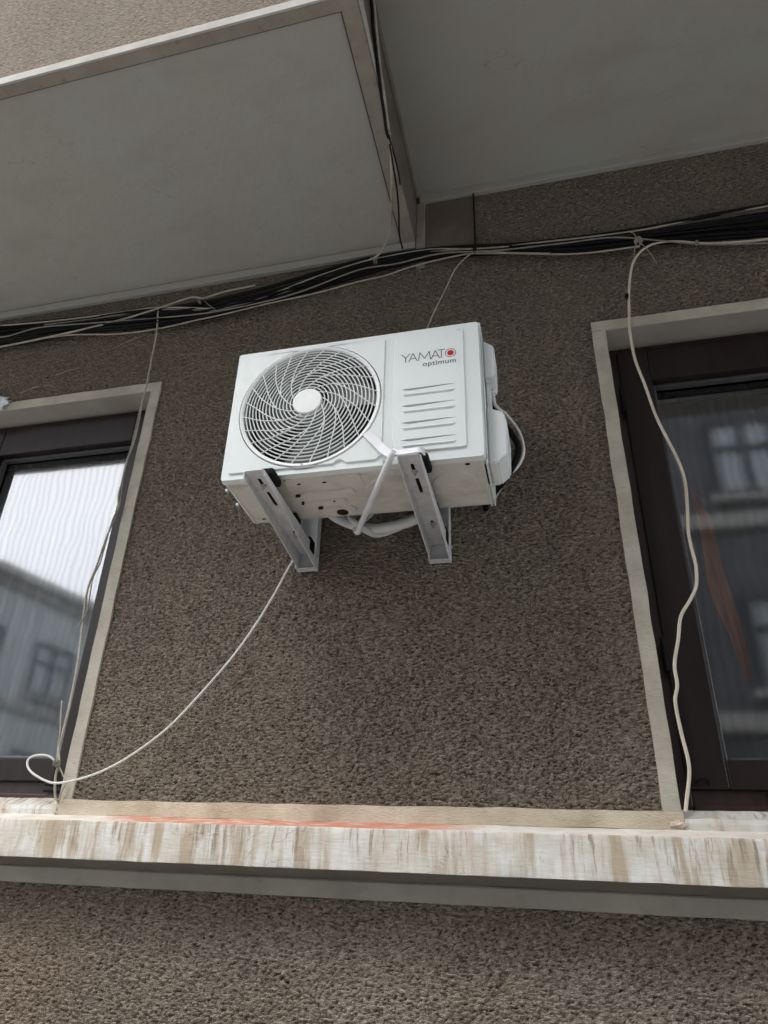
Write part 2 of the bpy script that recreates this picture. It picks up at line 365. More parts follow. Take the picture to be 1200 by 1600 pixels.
M_CBL_DARK = noisy('black_cable_sheath', (.005, .005, .0055), (.011, .0105, .0105), 24, .6, .15, .05)
M_INK = mat('grey_ink', (.09, .09, .095), .5); M_RED = mat('red_ink', (.48, .004, .012), .6, 0, .2)
M_FAN = noisy('fan_plastic', (.15, .165, .145), (.21, .225, .20), 8, .5, .4, .05)
M_COIL = noisy('coil_fins', (.05, .055, .05), (.09, .09, .085), 40, .5, .4, .3, .4, (1, 1, 6))

# ================================================================= large structure
# ---- ground
bm = bmesh.new(); quad(bm, (-60, -60, 0), (60, -60, 0), (60, 60, 0), (-60, 60, 0))
M_ASPH = noisy('asphalt', (.10, .098, .095), (.15, .147, .14), 30, .9, .2, .4)
M_PAVE = noisy('paving_slabs', (.28, .27, .25), (.35, .34, .32), 6, .85, .2, .3)
tag(link('road', bm, M_ASPH), kind='structure')
bm = bmesh.new(); box(bm, -30, 30, -3.6, -.004, -.2, .13)
tag(link('pavement', bm, M_PAVE), kind='structure')
bm = bmesh.new(); box(bm, -30, 30, -3.75, -3.602, -.2, .135, .01)
tag(link('kerb', bm, plaster('kerb_stone', (.35, .34, .32), (.42, .41, .39))), kind='structure')

# ---- the apartment building
bld = empty('apartment_building')
tag(bld, 'brown rough rendered apartment facade with projecting bays, two dark windows and a stained white ledge', 'building')
LX0, LX1 = -3.30, -1.588      # left window opening
RX0, RX1 = .262, 1.98         # right window opening
ZB, ZT = 1.975, 3.62          # openings bottom / top
T = .045                      # surround width
def gridwall(bm, x0, x1, z0, z1, step):
    nx = max(1, round((x1 - x0) / step)); nz = max(1, round((z1 - z0) / step))
    vs = [[bm.verts.new((x0 + (x1 - x0) * i / nx, 0, z0 + (z1 - z0) * k / nz)) for i in range(nx + 1)] for k in range(nz + 1)]
    for k in range(nz):
        for i in range(nx): bm.faces.new((vs[k][i], vs[k][i + 1], vs[k + 1][i + 1], vs[k + 1][i]))
bm = bmesh.new()
XA, XB = -2.9, 1.45
gridwall(bm, LX1 + T - .006, RX0 - T + .006, 1.93, ZT + T, .0045)
gridwall(bm, XA, XB, ZT + T - .004, 4.60, .0045)
gridwall(bm, XA, XB, 1.15, 1.745, .0045)
for x0, x1, z0, z1 in ((-9, XA, ZT + T, 4.6), (XB, 9, ZT + T, 4.6), (-9, LX0 - T, 1.745, ZT + T), (RX1 + T, 9, 1.745, ZT + T), (-9, XA, 0, 1.745), (XB, 9, 0, 1.745), (XA, XB, 0, 1.15), (-9, 9, 4.6, 11)):
    gridwall(bm, x0, x1, z0, z1, 3.0)
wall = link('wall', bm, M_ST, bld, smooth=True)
# back of the wall so that light cannot leak into the rooms
bm = bmesh.new()
for x0, x1, z0, z1 in ((-9, LX0, 0, 11), (LX1, RX0, 0, 11), (RX1, 9, 0, 11), (LX0, LX1, ZT, 11), (RX0, RX1, ZT, 11), (LX0, LX1, 0, ZB - .03), (RX0, RX1, 0, ZB - .03)):
    box(bm, x0, x1, .02, .30, z0, z1)
link('wall_core', bm, M_REV, bld)

# surrounds (flat plaster bands round the openings), reveals, band under the panel between the windows
rj = random.Random(3)
def band(name, x0, x1, z0, z1, y0, m, n=60):
    """plaster band with slightly wavy hand-made edges"""
    bm = bmesh.new(); horiz = (x1 - x0) > (z1 - z0); L = (x1 - x0) if horiz else (z1 - z0)
    n = max(4, int(L / .03)); fr = [];
    for i in range(n + 1):
        t = i / n
        w1, w2 = [noise.noise(Vector((t * L * 9 + s, x0, z0))) * .0036 for s in (0, 50)]
        if horiz: fr.append(((x0 + L * t, z0 + w1), (x0 + L * t, z1 + w2)))
        else: fr.append(((x0 + w1, z0 + L * t), (x1 + w2, z0 + L * t)))
    A = [bm.verts.new((p[0][0], -y0, p[0][1])) for p in fr]; B = [bm.verts.new((p[1][0], -y0, p[1][1])) for p in fr]
    A2 = [bm.verts.new((p[0][0], .019, p[0][1])) for p in fr]; B2 = [bm.verts.new((p[1][0], .019, p[1][1])) for p in fr]
    for i in range(n):
        bm.faces.new((A[i], A[i + 1], B[i + 1], B[i])); bm.faces.new((A[i], A2[i], A2[i + 1], A[i + 1])); bm.faces.new((B[i], B[i + 1], B2[i + 1], B2[i]))
    bm.faces.new((A[0], B[0], B2[0], A2[0])); bm.faces.new((A[-1], A2[-1], B2[-1], B[-1]))
    return link(name, bm, m, bld)
def surround(x0, x1):
    band('window_surround', x0 - T, x0, ZB - .002, ZT + .0, .013, M_TRIM)
    band('window_surround', x1, x1 + T, ZB - .002, ZT + .0, .013, M_TRIM)
    band('window_surround', x0 - T, x1 + T, ZT + .0005, ZT + T, .0135, M_TRIM)
    bm = bmesh.new(); box(bm, x0, x1, -.0125, .30, ZT - .002, ZT + .0185)
    box(bm, x0 - .02, x0 - .001, -.0115, .30, ZB, ZT - .003); box(bm, x1 + .001, x1 + .02, -.0115, .30, ZB, ZT - .003)
    link('reveal', bm, M_REV, bld)
surround(LX0, LX1); surround(RX0, RX1)
band('sill_band', LX1 - .002, RX0 + .002, 1.930, 1.9745, .016, M_STRIP)
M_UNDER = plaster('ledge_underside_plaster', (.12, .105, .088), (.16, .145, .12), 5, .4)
# ledge: long moulded sill with a sloping lip, stained front and cove below
def sweep(name, prof, x0, x1, m, dx=.02, amp=.0018, lab=None, freq=5):
    bm = bmesh.new(); n = int((x1 - x0) / dx); prev = None
    for i in range(n + 1):
        x = x0 + (x1 - x0) * i / n
        row = []
        for k, (y, z) in enumerate(prof):
            a = 0 if k in (0, len(prof) - 1) else amp
            row.append(bm.verts.new((x, y + a * noise.noise(Vector((x * freq, k * 3.1, 2))), z + a * noise.noise(Vector((x * freq * 1.5, k * 5.7, 9))))))
        if prev:
            for k in range(len(prof) - 1): bm.faces.new((prev[k], row[k], row[k + 1], prev[k + 1]))
        else: bm.faces.new(row)
        prev = row
    bm.faces.new(prev[::-1])
    o = link(name, bm, m, bld, autosm=35); return o
XJ = -1.735   # joint between two ledge slabs
for a, b, dz in ((-9, XJ - .002, .002), (XJ + .002, 9, 0)):
    sweep('ledge', [(.01, 1.9005 + dz), (-.119, 1.9005 + dz), (-.1225, 1.897 + dz), (-.124, 1.872 + dz), (-.122, 1.835 + dz), (-.1235, 1.800 + dz), (-.1225, 1.7965 + dz), (.01, 1.7965 + dz)], a, b, M_LEDGE, .012, .0013, freq=9)
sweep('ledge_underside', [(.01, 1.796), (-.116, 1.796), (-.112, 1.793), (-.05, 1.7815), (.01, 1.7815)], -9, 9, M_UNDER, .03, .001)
sweep('ledge_lip', [(.01, 1.931), (-.012, 1.931), (-.04, 1.922), (-.085, 1.909), (-.112, 1.9016), (-.112, 1.895), (.01, 1.895)], -9, 9, M_LIP, .012, .0022, freq=12)
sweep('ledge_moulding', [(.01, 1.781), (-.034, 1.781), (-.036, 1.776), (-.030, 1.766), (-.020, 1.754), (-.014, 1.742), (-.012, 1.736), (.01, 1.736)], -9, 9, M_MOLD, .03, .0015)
# flaky sills inside the openings
M_SILL = ledge_mat(); M_SILL.name = 'flaky_sill_paint'
for x0, x1 in ((LX0, LX1 - .003), (RX0 + .003, RX1)):
    bm = bmesh.new(); n = 90; prev = None
    for i in range(n + 1):
        x = x0 + (x1 - x0) * i / n
        row = [bm.verts.new((x, y + .002 * noise.noise(Vector((x * 14, k, 0))), z + .003 * noise.noise(Vector((x * 17, k, 5))))) for k, (y, z) in enumerate(((.02, 1.925), (-.014, 1.925), (-.016, 1.945), (-.012, 1.958), (.02, 1.966), (.060, 1.990), (.088, 1.994), (.15, 1.994)))]
        if prev:
            for k in range(7): bm.faces.new((prev[k], row[k], row[k + 1], prev[k + 1]))
        prev = row
    link('window_sill', bm, M_SILL, bld)

M_JOINT = mat('dark_joint', (.075, .060, .050), .9)
# mortar lumps where the sill band meets the surrounds
M_MORT = plaster('pink_mortar', (.58, .46, .38), (.68, .58, .50), 20, .8)
for cx, cz, sx, sz in ((.250, 1.943, .024, .009), (-1.586, 1.938, .007, .014)):
    bm = bmesh.new(); bmesh.ops.create_icosphere(bm, subdivisions=4, radius=1)
    for v in bm.verts:
        d = v.co.normalized(); k = 1 + .5 * noise.noise(d * 1.8 + Vector((cx * 9, 0, 2))) + .25 * noise.noise(d * 5)
        v.co = Vector((cx + d.x * sx * k, -.012 + d.y * .012 * k, cz + d.z * sz * k))
    link('mortar_lump', bm, M_MORT, bld, smooth=True)
# ---- left bay (oriel) and right bay
def rough_front(bm, x0, x1, y, z0, z1): box(bm, x0, x1, y, y + .02, z0, z1)
LB = empty('left_bay', (0, 0, 0)); LB.name = 'bay'; LB.parent = bld; LB['label'] = 'lower bay with framed grey soffit and white edge'
bx1, by0, bz = -.440, -1.075, 4.247
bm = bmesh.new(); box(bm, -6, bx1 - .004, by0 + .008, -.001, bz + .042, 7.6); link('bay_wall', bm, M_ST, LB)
bm = bmesh.new()
quad(bm, (-6, by0 + .05, bz + .010), (-.500, by0 + .05, bz + .010), (-.500, -.02, bz + .010), (-6, -.02, bz + .010))
link('soffit', bm, M_SOF, LB)
bm = bmesh.new()   # border boards with a thin shadow groove to the panel
box(bm, -6, bx1 - .001, by0 + .003, by0 + .045, bz, bz + .05)
v = [(bx1 - .001, by0 + .0455), (-.4990, by0 + .0455), (-.4990, -.027), (bx1 - .001, -.027)]
lo = [bm.verts.new((p[0], p[1], bz)) for p in v]; hi = [bm.verts.new((p[0], p[1], bz + .05)) for p in v]
bm.faces.new(lo); bm.faces.new(hi[::-1])
for i in range(4): bm.faces.new((lo[i], lo[(i + 1) % 4], hi[(i + 1) % 4], hi[i]))
link('soffit_border', bm, M_BORDER, LB)
bm = bmesh.new(); box(bm, -6, -.5005, by0 + .0455, by0 + .0495, bz + .004, bz + .009); box(bm, -.5035, -.4995, by0 + .0500, -.027, bz - .0004, bz + .009)
link('joint', bm, M_JOINT, LB)
bm = bmesh.new(); box(bm, -6, bx1 + .004, by0 - .006, by0 + .0025, bz + .003, bz + .046)
link('white_edge', bm, M_WHITE_TRIM, LB)
bm = bmesh.new(); box(bm, -6, bx1 - .002, -.026, -.002, bz - .036, bz + .006, .004); link('moulding', bm, M_SOF, LB)

bm = bmesh.new(); box(bm, bx1 + .0012, -.4365, by0 + .01, -.03, bz + .285, bz + .31); link('gap_filler', bm, M_BORDER, LB)  # added board: closes the unlit gap between the bays and catches ground light
bm = bmesh.new(); v = [(by0 + .003, bz + .002), (-.70, bz + .002), (-.70, bz + .004), (-.86, bz + .052), (by0 + .003, bz + .115)]
A = [bm.verts.new((bx1 + .0030, *p)) for p in v]; B = [bm.verts.new((bx1 - .003, *p)) for p in v]; bm.faces.new(A); bm.faces.new(B[::-1])
for i in range(5): bm.faces.new((A[i], A[(i + 1) % 5], B[(i + 1) % 5], B[i]))
link('white_edge', bm, M_WHITE_TRIM, LB)
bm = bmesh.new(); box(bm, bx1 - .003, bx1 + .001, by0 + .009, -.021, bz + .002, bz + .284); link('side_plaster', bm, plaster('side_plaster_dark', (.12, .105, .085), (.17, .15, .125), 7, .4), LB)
RB = empty('bay', (0, 0, 0)); RB.parent = bld; RB['label'] = 'higher bay with plain grey soffit'
rz = 4.533
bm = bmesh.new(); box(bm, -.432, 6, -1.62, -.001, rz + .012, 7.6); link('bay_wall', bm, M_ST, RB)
bm = bmesh.new(); box(bm, -.4325, 6, -1.625, -.02, rz, rz + .0125); link('soffit', bm, M_SOF, RB)
bm = bmesh.new(); box(bm, -.436, -.4245, -1.62, -.02, rz - .006, rz + .03); link('soffit_border', bm, M_BORDER, RB)
bm = bmesh.new(); box(bm, -.424, 6, -.028, -.002, rz - .045, rz + .004, .004); link('moulding', bm, M_SOF, RB)
# plaster strip on the wall beside the lower bay, plus the smoother brown patch
bm = bmesh.new(); box(bm, -.4385, -.400, -.022, .01, 4.10, rz - .0455, .003); link('corner_strip', bm, M_BORDER, bld)
bm = bmesh.new(); box(bm, -.3995, -.188, -.012, .004, 4.10, rz - .046); link('smooth_patch', bm, plaster('brown_patch', (.135, .105, .088), (.17, .135, .11), 9, .6, fine=110, bd=.006), bld)

# ---- windows
def window(x0, x1, side):
    """side=+1: jamb next to the centre panel is x0; -1: it is x1"""
    W = empty('window', ((x0 + x1) / 2, .1, ZB)); W.parent = bld
    W['label'] = 'dark sash window reflecting the bright sky' if side < 0 else 'dark sash window reflecting the opposite house'
    bm = bmesh.new(); z0 = 1.990
    box(bm, x0, x0 + .045, .105, .20, z0, ZT - .003, .003); box(bm, x1 - .045, x1, .105, .20, z0, ZT - .003, .003)
    box(bm, x0 + .0455, x1 - .0455, .1055, .20, ZT - .05, ZT - .0035, .003); box(bm, x0 + .0455, x1 - .0455, .1045, .20, z0, z0 + .066, .004)
    box(bm, x0 + .0455, x1 - .0455, .092, .1043, z0 + .004, z0 + .018, .002)
    link('frame', bm, M_WOOD, W)
    xm = (x0 + x1) / 2
    for a, b in ((x0 + .036, xm - .003), (xm + .003, x1 - .036)):
        zs0, zs1 = 2.048, 3.590; st = .106 if side > 0 else .070; bm = bmesh.new(); y0, y1 = .086, .175
        box(bm, a, a + st, y0, y1, zs0, zs1, .005); box(bm, b - st, b, y0, y1, zs0, zs1, .005)
        box(bm, a + st + .0003, b - st - .0003, y0 + .0006, y1, zs0, zs0 + .078, .004); box(bm, a + st + .0003, b - st - .0003, y0 + .0006, y1, 3.446, zs1, .004)
        s = link('sash', bm, M_SASH, W)
        ga, gb, g0, g1 = a + st, b - st, zs0 + .078, 3.446
        bm = bmesh.new()   # glazing bead
        for q in ((ga + .0004, ga + .012, g0, g1), (gb - .012, gb - .0004, g0, g1)): box(bm, q[0], q[1], .118, .147, q[2], q[3], .003)
        for q in ((g0 + .0004, g0 + .012), (g1 - .012, g1 - .0004)): box(bm, ga + .0122, gb - .0122, .1183, .147, q[0], q[1], .003)
        link('glazing_bead', bm, M_BEAD, W)
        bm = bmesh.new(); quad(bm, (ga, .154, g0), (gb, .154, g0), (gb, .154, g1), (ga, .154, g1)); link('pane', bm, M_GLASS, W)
        bm = bmesh.new(); quad(bm, (ga, .16, g1 - .055), (gb, .16, g1 - .055), (gb, .16, g1 - .045), (ga, .16, g1 - .045)); box(bm, ga, gb, .155, .170, g1 - .062, g1 - .040, .003)
        link('spacer_bar', bm, M_BEAD, W)
        bm = bmesh.new(); hx = a if side > 0 else b
        if (side > 0 and a < xm - .3 and a < x0 + .1) or (side < 0 and b > x1 - .1):
            for zh in ((3.36, 2.42)):
                box(bm, hx - .012, hx + .004, .070, .0855, zh - .045, zh + .045, .003)
                tube(bm, [(hx - .006, .068, zh - .05), (hx - .006, .068, zh + .05)], .006, 10)
                link('hinge', bm, M_BLACK, W); bm = bmesh.new()
            bm.free()
            bm = bmesh.new(); q = a + .02 if side > 0 else b - .06
            tube(bm, catmull([(q, .082, zs0 + .013), (q + .012, .076, zs0 + .024), (q + .030, .076, zs0 + .024), (q + .034, .082, zs0 + .010)], 4), .003, 6); link('latch', bm, M_BLACK, W)
    bm = bmesh.new(); cx = x0 + .26 if side > 0 else x1 - .10
    box(bm, cx - .035, cx + .035, .084, .0915, z0 + .024, z0 + .032, .002); box(bm, cx - .035, cx + .035, .084, .0915, z0 + .044, z0 + .050, .002); box(bm, cx + .029, cx + .036, .0835, .0917, z0 + .024, z0 + .050, .002)
    link('drain_cover', bm, M_BLACK, W)
    return W
M_BEAD = noisy('grey_bead', (.05, .05, .052), (.09, .09, .092), 30, .35, .5, .05)
WL = window(LX0, LX1, -1); WR = window(RX0, RX1, 1)
# rooms behind the windows
M_ROOM = plaster('room_wall', (.30, .28, .25), (.36, .34, .30))
for x0, x1 in ((LX0 - .6, LX1 + .3), (RX0 - .3, RX1 + .6)):
    bm = bmesh.new(); box(bm, x0, x1, .301, 3.4, 1.2, 3.95)
    fs = [f for f in bm.faces if abs(f.calc_center_median().y - .301) < .01]; bmesh.ops.delete(bm, geom=fs, context='FACES')
    link('room_interior', bm, M_ROOM, bld)

# ---- curtains
def curtain(name, pts_x, y, z0, z1, amp, per, m, label, cat, group=None, lean=0.0, seed=0):
    bm = bmesh.new(); xa, xb = pts_x; n = int((xb - xa) / .008); rows = 24; V = []
    for k in range(rows + 1):
        t = k / rows; row = []
        for i in range(n + 1):
            u = i / n; x = xa + (xb - xa) * u
            ph = 2 * math.pi * x / per + 1.6 * noise.noise(Vector((x * 6, seed, t * .6)))
            a = amp * (.55 + .45 * noise.noise(Vector((x * 3, seed + 4, t))) + .3 * (1 - t))
            row.append(bm.verts.new((x + lean * t * t, y + a * math.sin(ph), z1 + (z0 - z1) * t)))
        V.append(row)
    for k in range(rows):
        for i in range(n): bm.faces.new((V[k][i], V[k][i + 1], V[k + 1][i + 1], V[k + 1][i]))
    return tag(link(name, bm, m, smooth=True), label, cat, group)
M_SHEER = sheer('sheer_curtain', (.62, .65, .66), .80)
M_SHEER2 = sheer('grey_net_curtain', (.50, .50, .50), .70)
M_ORANGE = noisy('orange_curtain', (.85, .33, .05), (.95, .44, .10), 12, .9, .1, .3, 0, (4, 1, .3))
curtain('curtain', (LX0 + .03, LX1 - .06), .36, 1.98, 3.60, .018, .085, M_SHEER, 'pale sheer curtain hanging behind the left window pane', 'curtain', seed=1)
curtain('curtain', (RX0 + .02, RX0 + .52), .36, 1.98, 3.60, .020, .11, M_SHEER2, 'grey net curtain drawn to the side behind the right window pane', 'curtain', lean=.10, seed=2)

# ---- orange drape behind the net, gathered, falling at a slant
bm = bmesh.new(); rows = 30; V = []
for k in range(rows + 1):
    t = k / rows; z = 3.04 - .66 * t; cx = .487 + .040 * t ** .8 + .006 * math.sin(t * 9); hw = (.010 + .020 * min(1, t * 3)) * (1 - .75 * max(0, t - .7) / .3) * (1 + .12 * math.sin(t * 14))
    V.append([bm.verts.new((cx + hw * u, .215 + .012 * math.sin(u * 7), z)) for u in [q / 10 - 1 for q in range(21)]])
for k in range(rows):
    for i in range(20): bm.faces.new((V[k][i], V[k][i + 1], V[k + 1][i + 1], V[k + 1][i]))
tag(link('drape', bm, M_ORANGE, smooth=True), 'narrow gathered orange drape hanging behind the right window pane', 'drape')

# ---- houses across the street (seen in the panes)
def house(name, loc, rot, w, d, h, wallm, label, floors, nwin, ww, wh, z_first, dz, x_off):
    H = empty(name, loc); tag(H, label, 'building', 'houses across the street')
    # local frame: facade is y=0 facing +y, body behind it at -y
    Mx = Matrix.Rotation(rot, 4, 'Z')
    def L(nm, bm, m, par):
        o = bpy.data.objects.new(nm, bpy.data.meshes.new(nm)); bmesh.ops.recalc_face_normals(bm, faces=bm.faces[:]); bm.to_mesh(o.data); bm.free(); o.data.materials.append(m); COL.objects.link(o); o.parent = par; return o
    H.rotation_euler.z = rot
    bm = bmesh.new(); box(bm, -w / 2, w / 2, -d, 0, 0, h); L('wall', bm, wallm, H)
    bm = bmesh.new(); box(bm, -w / 2 - .25, w / 2 + .25, -d - .2, .30, h + .002, h + .30, .05); box(bm, -w / 2 - .1, w / 2 + .1, -d, .12, h - .25, h + .001, .02); L('roof', bm, M_CORN, H)
    for f in range(floors):
        z = z_first + dz * f
        bm = bmesh.new(); box(bm, -w / 2 + .02, w / 2 - .02, .003, .10, z - .55, z - .30, .02); L('string_course', bm, M_CORN, H)
        for i in range(nwin):
            cx = x_off + (i - (nwin - 1) / 2) * (w / nwin) 
            bm = bmesh.new(); fw = .09
            for q in ((-ww / 2, -ww / 2 + fw, 0, wh), (ww / 2 - fw, ww / 2, 0, wh), (-fw / 2, fw / 2, fw, wh - fw)): box(bm, cx + q[0], cx + q[1], .004, .09, z + q[2], z + q[3], .005)
            for q in (0, wh - fw): box(bm, cx - ww / 2 + fw + .001, cx + ww / 2 - fw - .001, .005, .088, z + q, z + q + fw, .005)
            for s in (-1, 1): box(bm, cx + (fw / 2 + .001 if s > 0 else -ww / 2 + fw + .001), cx + (ww / 2 - fw - .001 if s > 0 else -fw / 2 - .001), .006, .085, z + wh * .60, z + wh * .60 + .06, .004)
            fr = L('window', bm, M_HFRAME, H)
            bm = bmesh.new(); quad(bm, (cx - ww / 2 + .05, .02, z + .04), (cx + ww / 2 - .05, .02, z + .04), (cx + ww / 2 - .05, .02, z + wh - .04), (cx - ww / 2 + .05, .02, z + wh - .04))
            L('pane', bm, M_HPANE, fr)
            bm = bmesh.new(); box(bm, cx - ww / 2 - .12, cx + ww / 2 + .12, .003, .16, z - .12, z - .01, .01); L('sill', bm, M_CORN, fr)
    return H
M_CORN = plaster('cornice_plaster', (.30, .29, .27), (.38, .37, .35))
M_HFRAME = mat('house_window_frame', (.045, .045, .05), .6); M_HPANE = mat('house_pane', (.34, .38, .40), .35, 0, .6)
M_H1 = plaster('dark_house_render', (.085, .085, .09), (.12, .12, .125), 2); M_H2 = plaster('grey_house_render', (.40, .425, .43), (.50, .52, .52), 1.5)
house('opposite_house', (4.6, -9.0, 0), 0, 18.0, 8, 14.5, M_H1, 'dark grey house opposite with paired white-paned windows', 4, 7, 1.0, 1.40, 2.0, 3.0, -1.55)
a = math.atan2(-2.84, .91)
house('opposite_house', (-14.75, -15.5, 0), a, 15.0, 9, 10.3, M_H2, 'pale grey house on the side street with a flat cornice', 3, 6, 1.3, 1.5, 1.4, 3.0, 0)

# ================================================================= air conditioner
AC = empty('air_conditioner', (-.555, -.34, 2.818))
tag(AC, 'white split air conditioner outdoor unit with round fan grille on two steel brackets', 'air conditioner')
X0, X1, Y0, Y1, Z0, Z1 = -.957, -.152, -.480, -.200, 2.818, 3.326
FCX, FCZ, FR = -.688, 3.072, .2335
# casing: open shell (top, left, right, back), front carried by the panel
bm = bmesh.new()
prof = rrect(X0 + .002, X1 - .002, Z0 + .004, Z1, .014, 4)
A = [bm.verts.new((u, Y0 + .012, v)) for u, v in prof]; B = [bm.verts.new((u, Y1, v)) for u, v in prof]
for i in range(len(prof)):
    j = (i + 1) % len(prof)
    if min(prof[i][1], prof[j][1]) < Z0 + .006 and abs(prof[i][0] - prof[j][0]) > .1: continue
    bm.faces.new((A[i], A[j], B[j], B[i]))
bm.faces.new(B)
A2 = [bm.verts.new((u, Y0 + .012, v)) for u, v in inset(prof, .004)]; B2 = [bm.verts.new((u, Y1 - .004, v)) for u, v in inset(prof, .004)]
for i in range(len(prof)):
    j = (i + 1) % len(prof); bm.faces.new((A2[j], A2[i], B2[i], B2[j])); bm.faces.new((A[j], A[i], A2[i], A2[j]))
casing = link('casing', bm, M_ENAMEL, AC, autosm=30)
# top cover lip, left seam and right side flange
bm = bmesh.new(); box(bm, X0 - .0015, X1 + .0015, Y0 + .0135, Y1 - .002, Z1 - .022, Z1 + .0028, .0025); link('top_cover', bm, M_ENAMEL, AC, autosm=30)
bm = bmesh.new(); box(bm, X1 - .0005, X1 + .0045, Y0 + .022, Y0 + .034, Z0 + .02, Z1 - .03, .0012); box(bm, X1 - .0005, X1 + .003, Y0 + .040, Y1 - .004, Z0 + .010, Z1 - .026, .001)
link('side_panel', bm, M_ENAMEL, AC, autosm=30)
# front panel sheet with fan opening
bm = bmesh.new(); fo = rrect(X0, X1, Z0, Z1 - .002, .013, 4)
plate(bm, fo, [circle(FCX, FCZ, FR + .004, 96)], Y0 + .020, Y0, .0035, front)
fp = link('front_panel', bm, M_ENAMEL, AC, autosm=24)
# raised field round the fan, lower edge notched
x0, x1, z0, z1 = -.932, -.446, 2.838, 3.302
ol = [(x1 - .006, z1), (x0 + .006, z1), (x0, z1 - .006), (x0, z0 + .006), (x0 + .006, z0)]
ol += [(-.600, z0), (-.594, z0 + .001), (-.586, z0 + .0085), (-.580, z0 + .0115), (-.572, z0 + .0115), (-.566, z0 + .0085), (-.558, z0 + .001), (-.552, z0)]
ol += [(-.470, z0), (-.463, z0 + .002), (-.457, z0 + .010), (-.450, z0 + .014), (x1, z0 + .018), (x1, z1 - .006)]
ol = ol[::-1] if sum((ol[i - 1][0] * ol[i][1] - ol[i][0] * ol[i - 1][1]) for i in range(len(ol))) < 0 else ol
bm = bmesh.new(); plate(bm, ol, [circle(FCX, FCZ, FR, 96)], Y0 + .002, Y0 - .0055, .004, front)
link('fan_panel', bm, M_ENAMEL, fp, autosm=24)
# raised field with four louvre pockets
def slot(z, xa=-.394, xb=-.229):
    return [(xa, z - .0005), (xa + .03, z - .010), (xb - .03, z - .010), (xb, z - .0005), (xb - .02, z + .0015), (xa + .02, z + .0015)]
SL = [3.084, 3.022, 2.960, 2.898]
bm = bmesh.new(); plate(bm, rrect(-.420, -.199, 2.852, 3.306, .014, 5), [slot(z) for z in SL], Y0 + .004, Y0 - .0060, .0045, front)
link('service_panel', bm, M_ENAMEL, fp, autosm=24)
bm = bmesh.new()
for z in SL:
    s = slot(z); ys = [-.0058, -.0056, -.0056, -.0058, .0036, .0036]
    vs = [bm.verts.new((u, Y0 + d, v)) for (u, v), d in zip(s, ys)]; bm.faces.new(vs)
    # soft fold below every pocket
    a = [bm.verts.new(p) for p in ((-.394, Y0 - .0059, z - .0185), (-.229, Y0 - .0059, z - .0185), (-.240, Y0 - .0100, z - .0235), (-.383, Y0 - .0100, z - .0235), (-.383, Y0 - .0059, z - .0300), (-.240, Y0 - .0059, z - .0300))]
    bm.faces.new((a[0], a[1], a[2], a[3])); bm.faces.new((a[3], a[2], a[5], a[4])); bm.faces.new((a[0], a[3], a[4])); bm.faces.new((a[1], a[5], a[2]))
link('louvre', bm, M_ENAMEL, fp)
# screws in the panel rim
def screw(c, par, r=.0045):
    bm = bmesh.new(); disc(bm, c, r, front, Y0 - .0095, Y0 - .001, 12); link('screw', bm, M_GALV_D, par)
screw((-.441, 2.8285), fp); screw((-.692, 2.8475), fp, .004); screw((-.215, 3.292), fp, .0012)
# fan grille: outer ring, 14 hoops and 24 swept spokes, slightly domed
def gy(r): return Y0 - .004 - .016 * (1 - (r / .218) ** 2)
G = empty('fan_grille', (FCX, Y0, FCZ)); G.parent = AC; G.location = G.location - AC.location
bm = bmesh.new(); n = 120
prof = [(.2305, Y0 + .004), (.2305, Y0 - .006), (.2285, Y0 - .0085), (.222, Y0 - .0075), (.2175, Y0 - .003), (.2170, Y0 + .010), (.2305, Y0 + .010)]
rows = [[bm.verts.new((FCX + r * math.cos(2 * math.pi * k / n), y, FCZ + r * math.sin(2 * math.pi * k / n))) for k in range(n)] for r, y in prof]
for i in range(len(prof)):
    a, b = rows[i], rows[(i + 1) % len(prof)]
    for k in range(n): bm.faces.new((a[k], a[(k + 1) % n], b[(k + 1) % n], b[k]))
def gl(name, bm, m, smooth=None):
    return link(name, bm, m, G, autosm=smooth)
gl('ring', bm, M_GRILLE, 40)
bm = bmesh.new(); NR = 14
for i in range(NR):
    r = .0565 + (.2080 - .0565) * i / (NR - 1)
    tube(bm, [(FCX + r * math.cos(2 * math.pi * k / 84), gy(r), FCZ + r * math.sin(2 * math.pi * k / 84)) for k in range(84)], 0.00215, 6, closed=True)
gl('hoops', bm, M_GRILLE, 60)
def off(r):
    tab = [(.040, 74), (.047, 66), (.057, 57), (.077, 42), (.104, 30), (.130, 20), (.151, 14.5), (.175, 8.5), (.198, 3.2), (.219, 0)]
    for (a, p), (b, q) in zip(tab, tab[1:]):
        if r <= b: return p + (q - p) * (r - a) / (b - a)
    return 0
for k in range(24):
    bm = bmesh.new(); a0 = 5 + 15 * k; pts = []; rs = .045 if k % 2 == 0 else .098
    for i in range(26):
        r = rs + (.2185 - rs) * i / 25; a = a0 + off(r)
        if k % 2: a += 15 * max(0, (1 - (r - .098) / .075)) ** 1.5 if r < .173 else 0
        pts.append((FCX + r * math.cos(R(a)), gy(r) - .0012, FCZ + r * math.sin(R(a))))
    tube(bm, pts, .0019, 6); gl('spoke', bm, M_GRILLE, 60)
bm = bmesh.new(); prof = [(0, gy(0) - .006), (.030, gy(0) - .0060), (.0455, gy(0) - .0055), (.0475, gy(0) - .002), (.0475, gy(0) + .012)]; n = 60
rows = [[bm.verts.new((FCX + r * math.cos(2 * math.pi * k / n), y, FCZ + r * math.sin(2 * math.pi * k / n))) for k in range(n)] for r, y in prof[1:]]
bm.faces.new(rows[0])
for a, b in zip(rows, rows[1:]):
    for k in range(n): bm.faces.new((a[k], a[(k + 1) % n], b[(k + 1) % n], b[k]))
gl('cap', bm, M_GRILLE, 40)
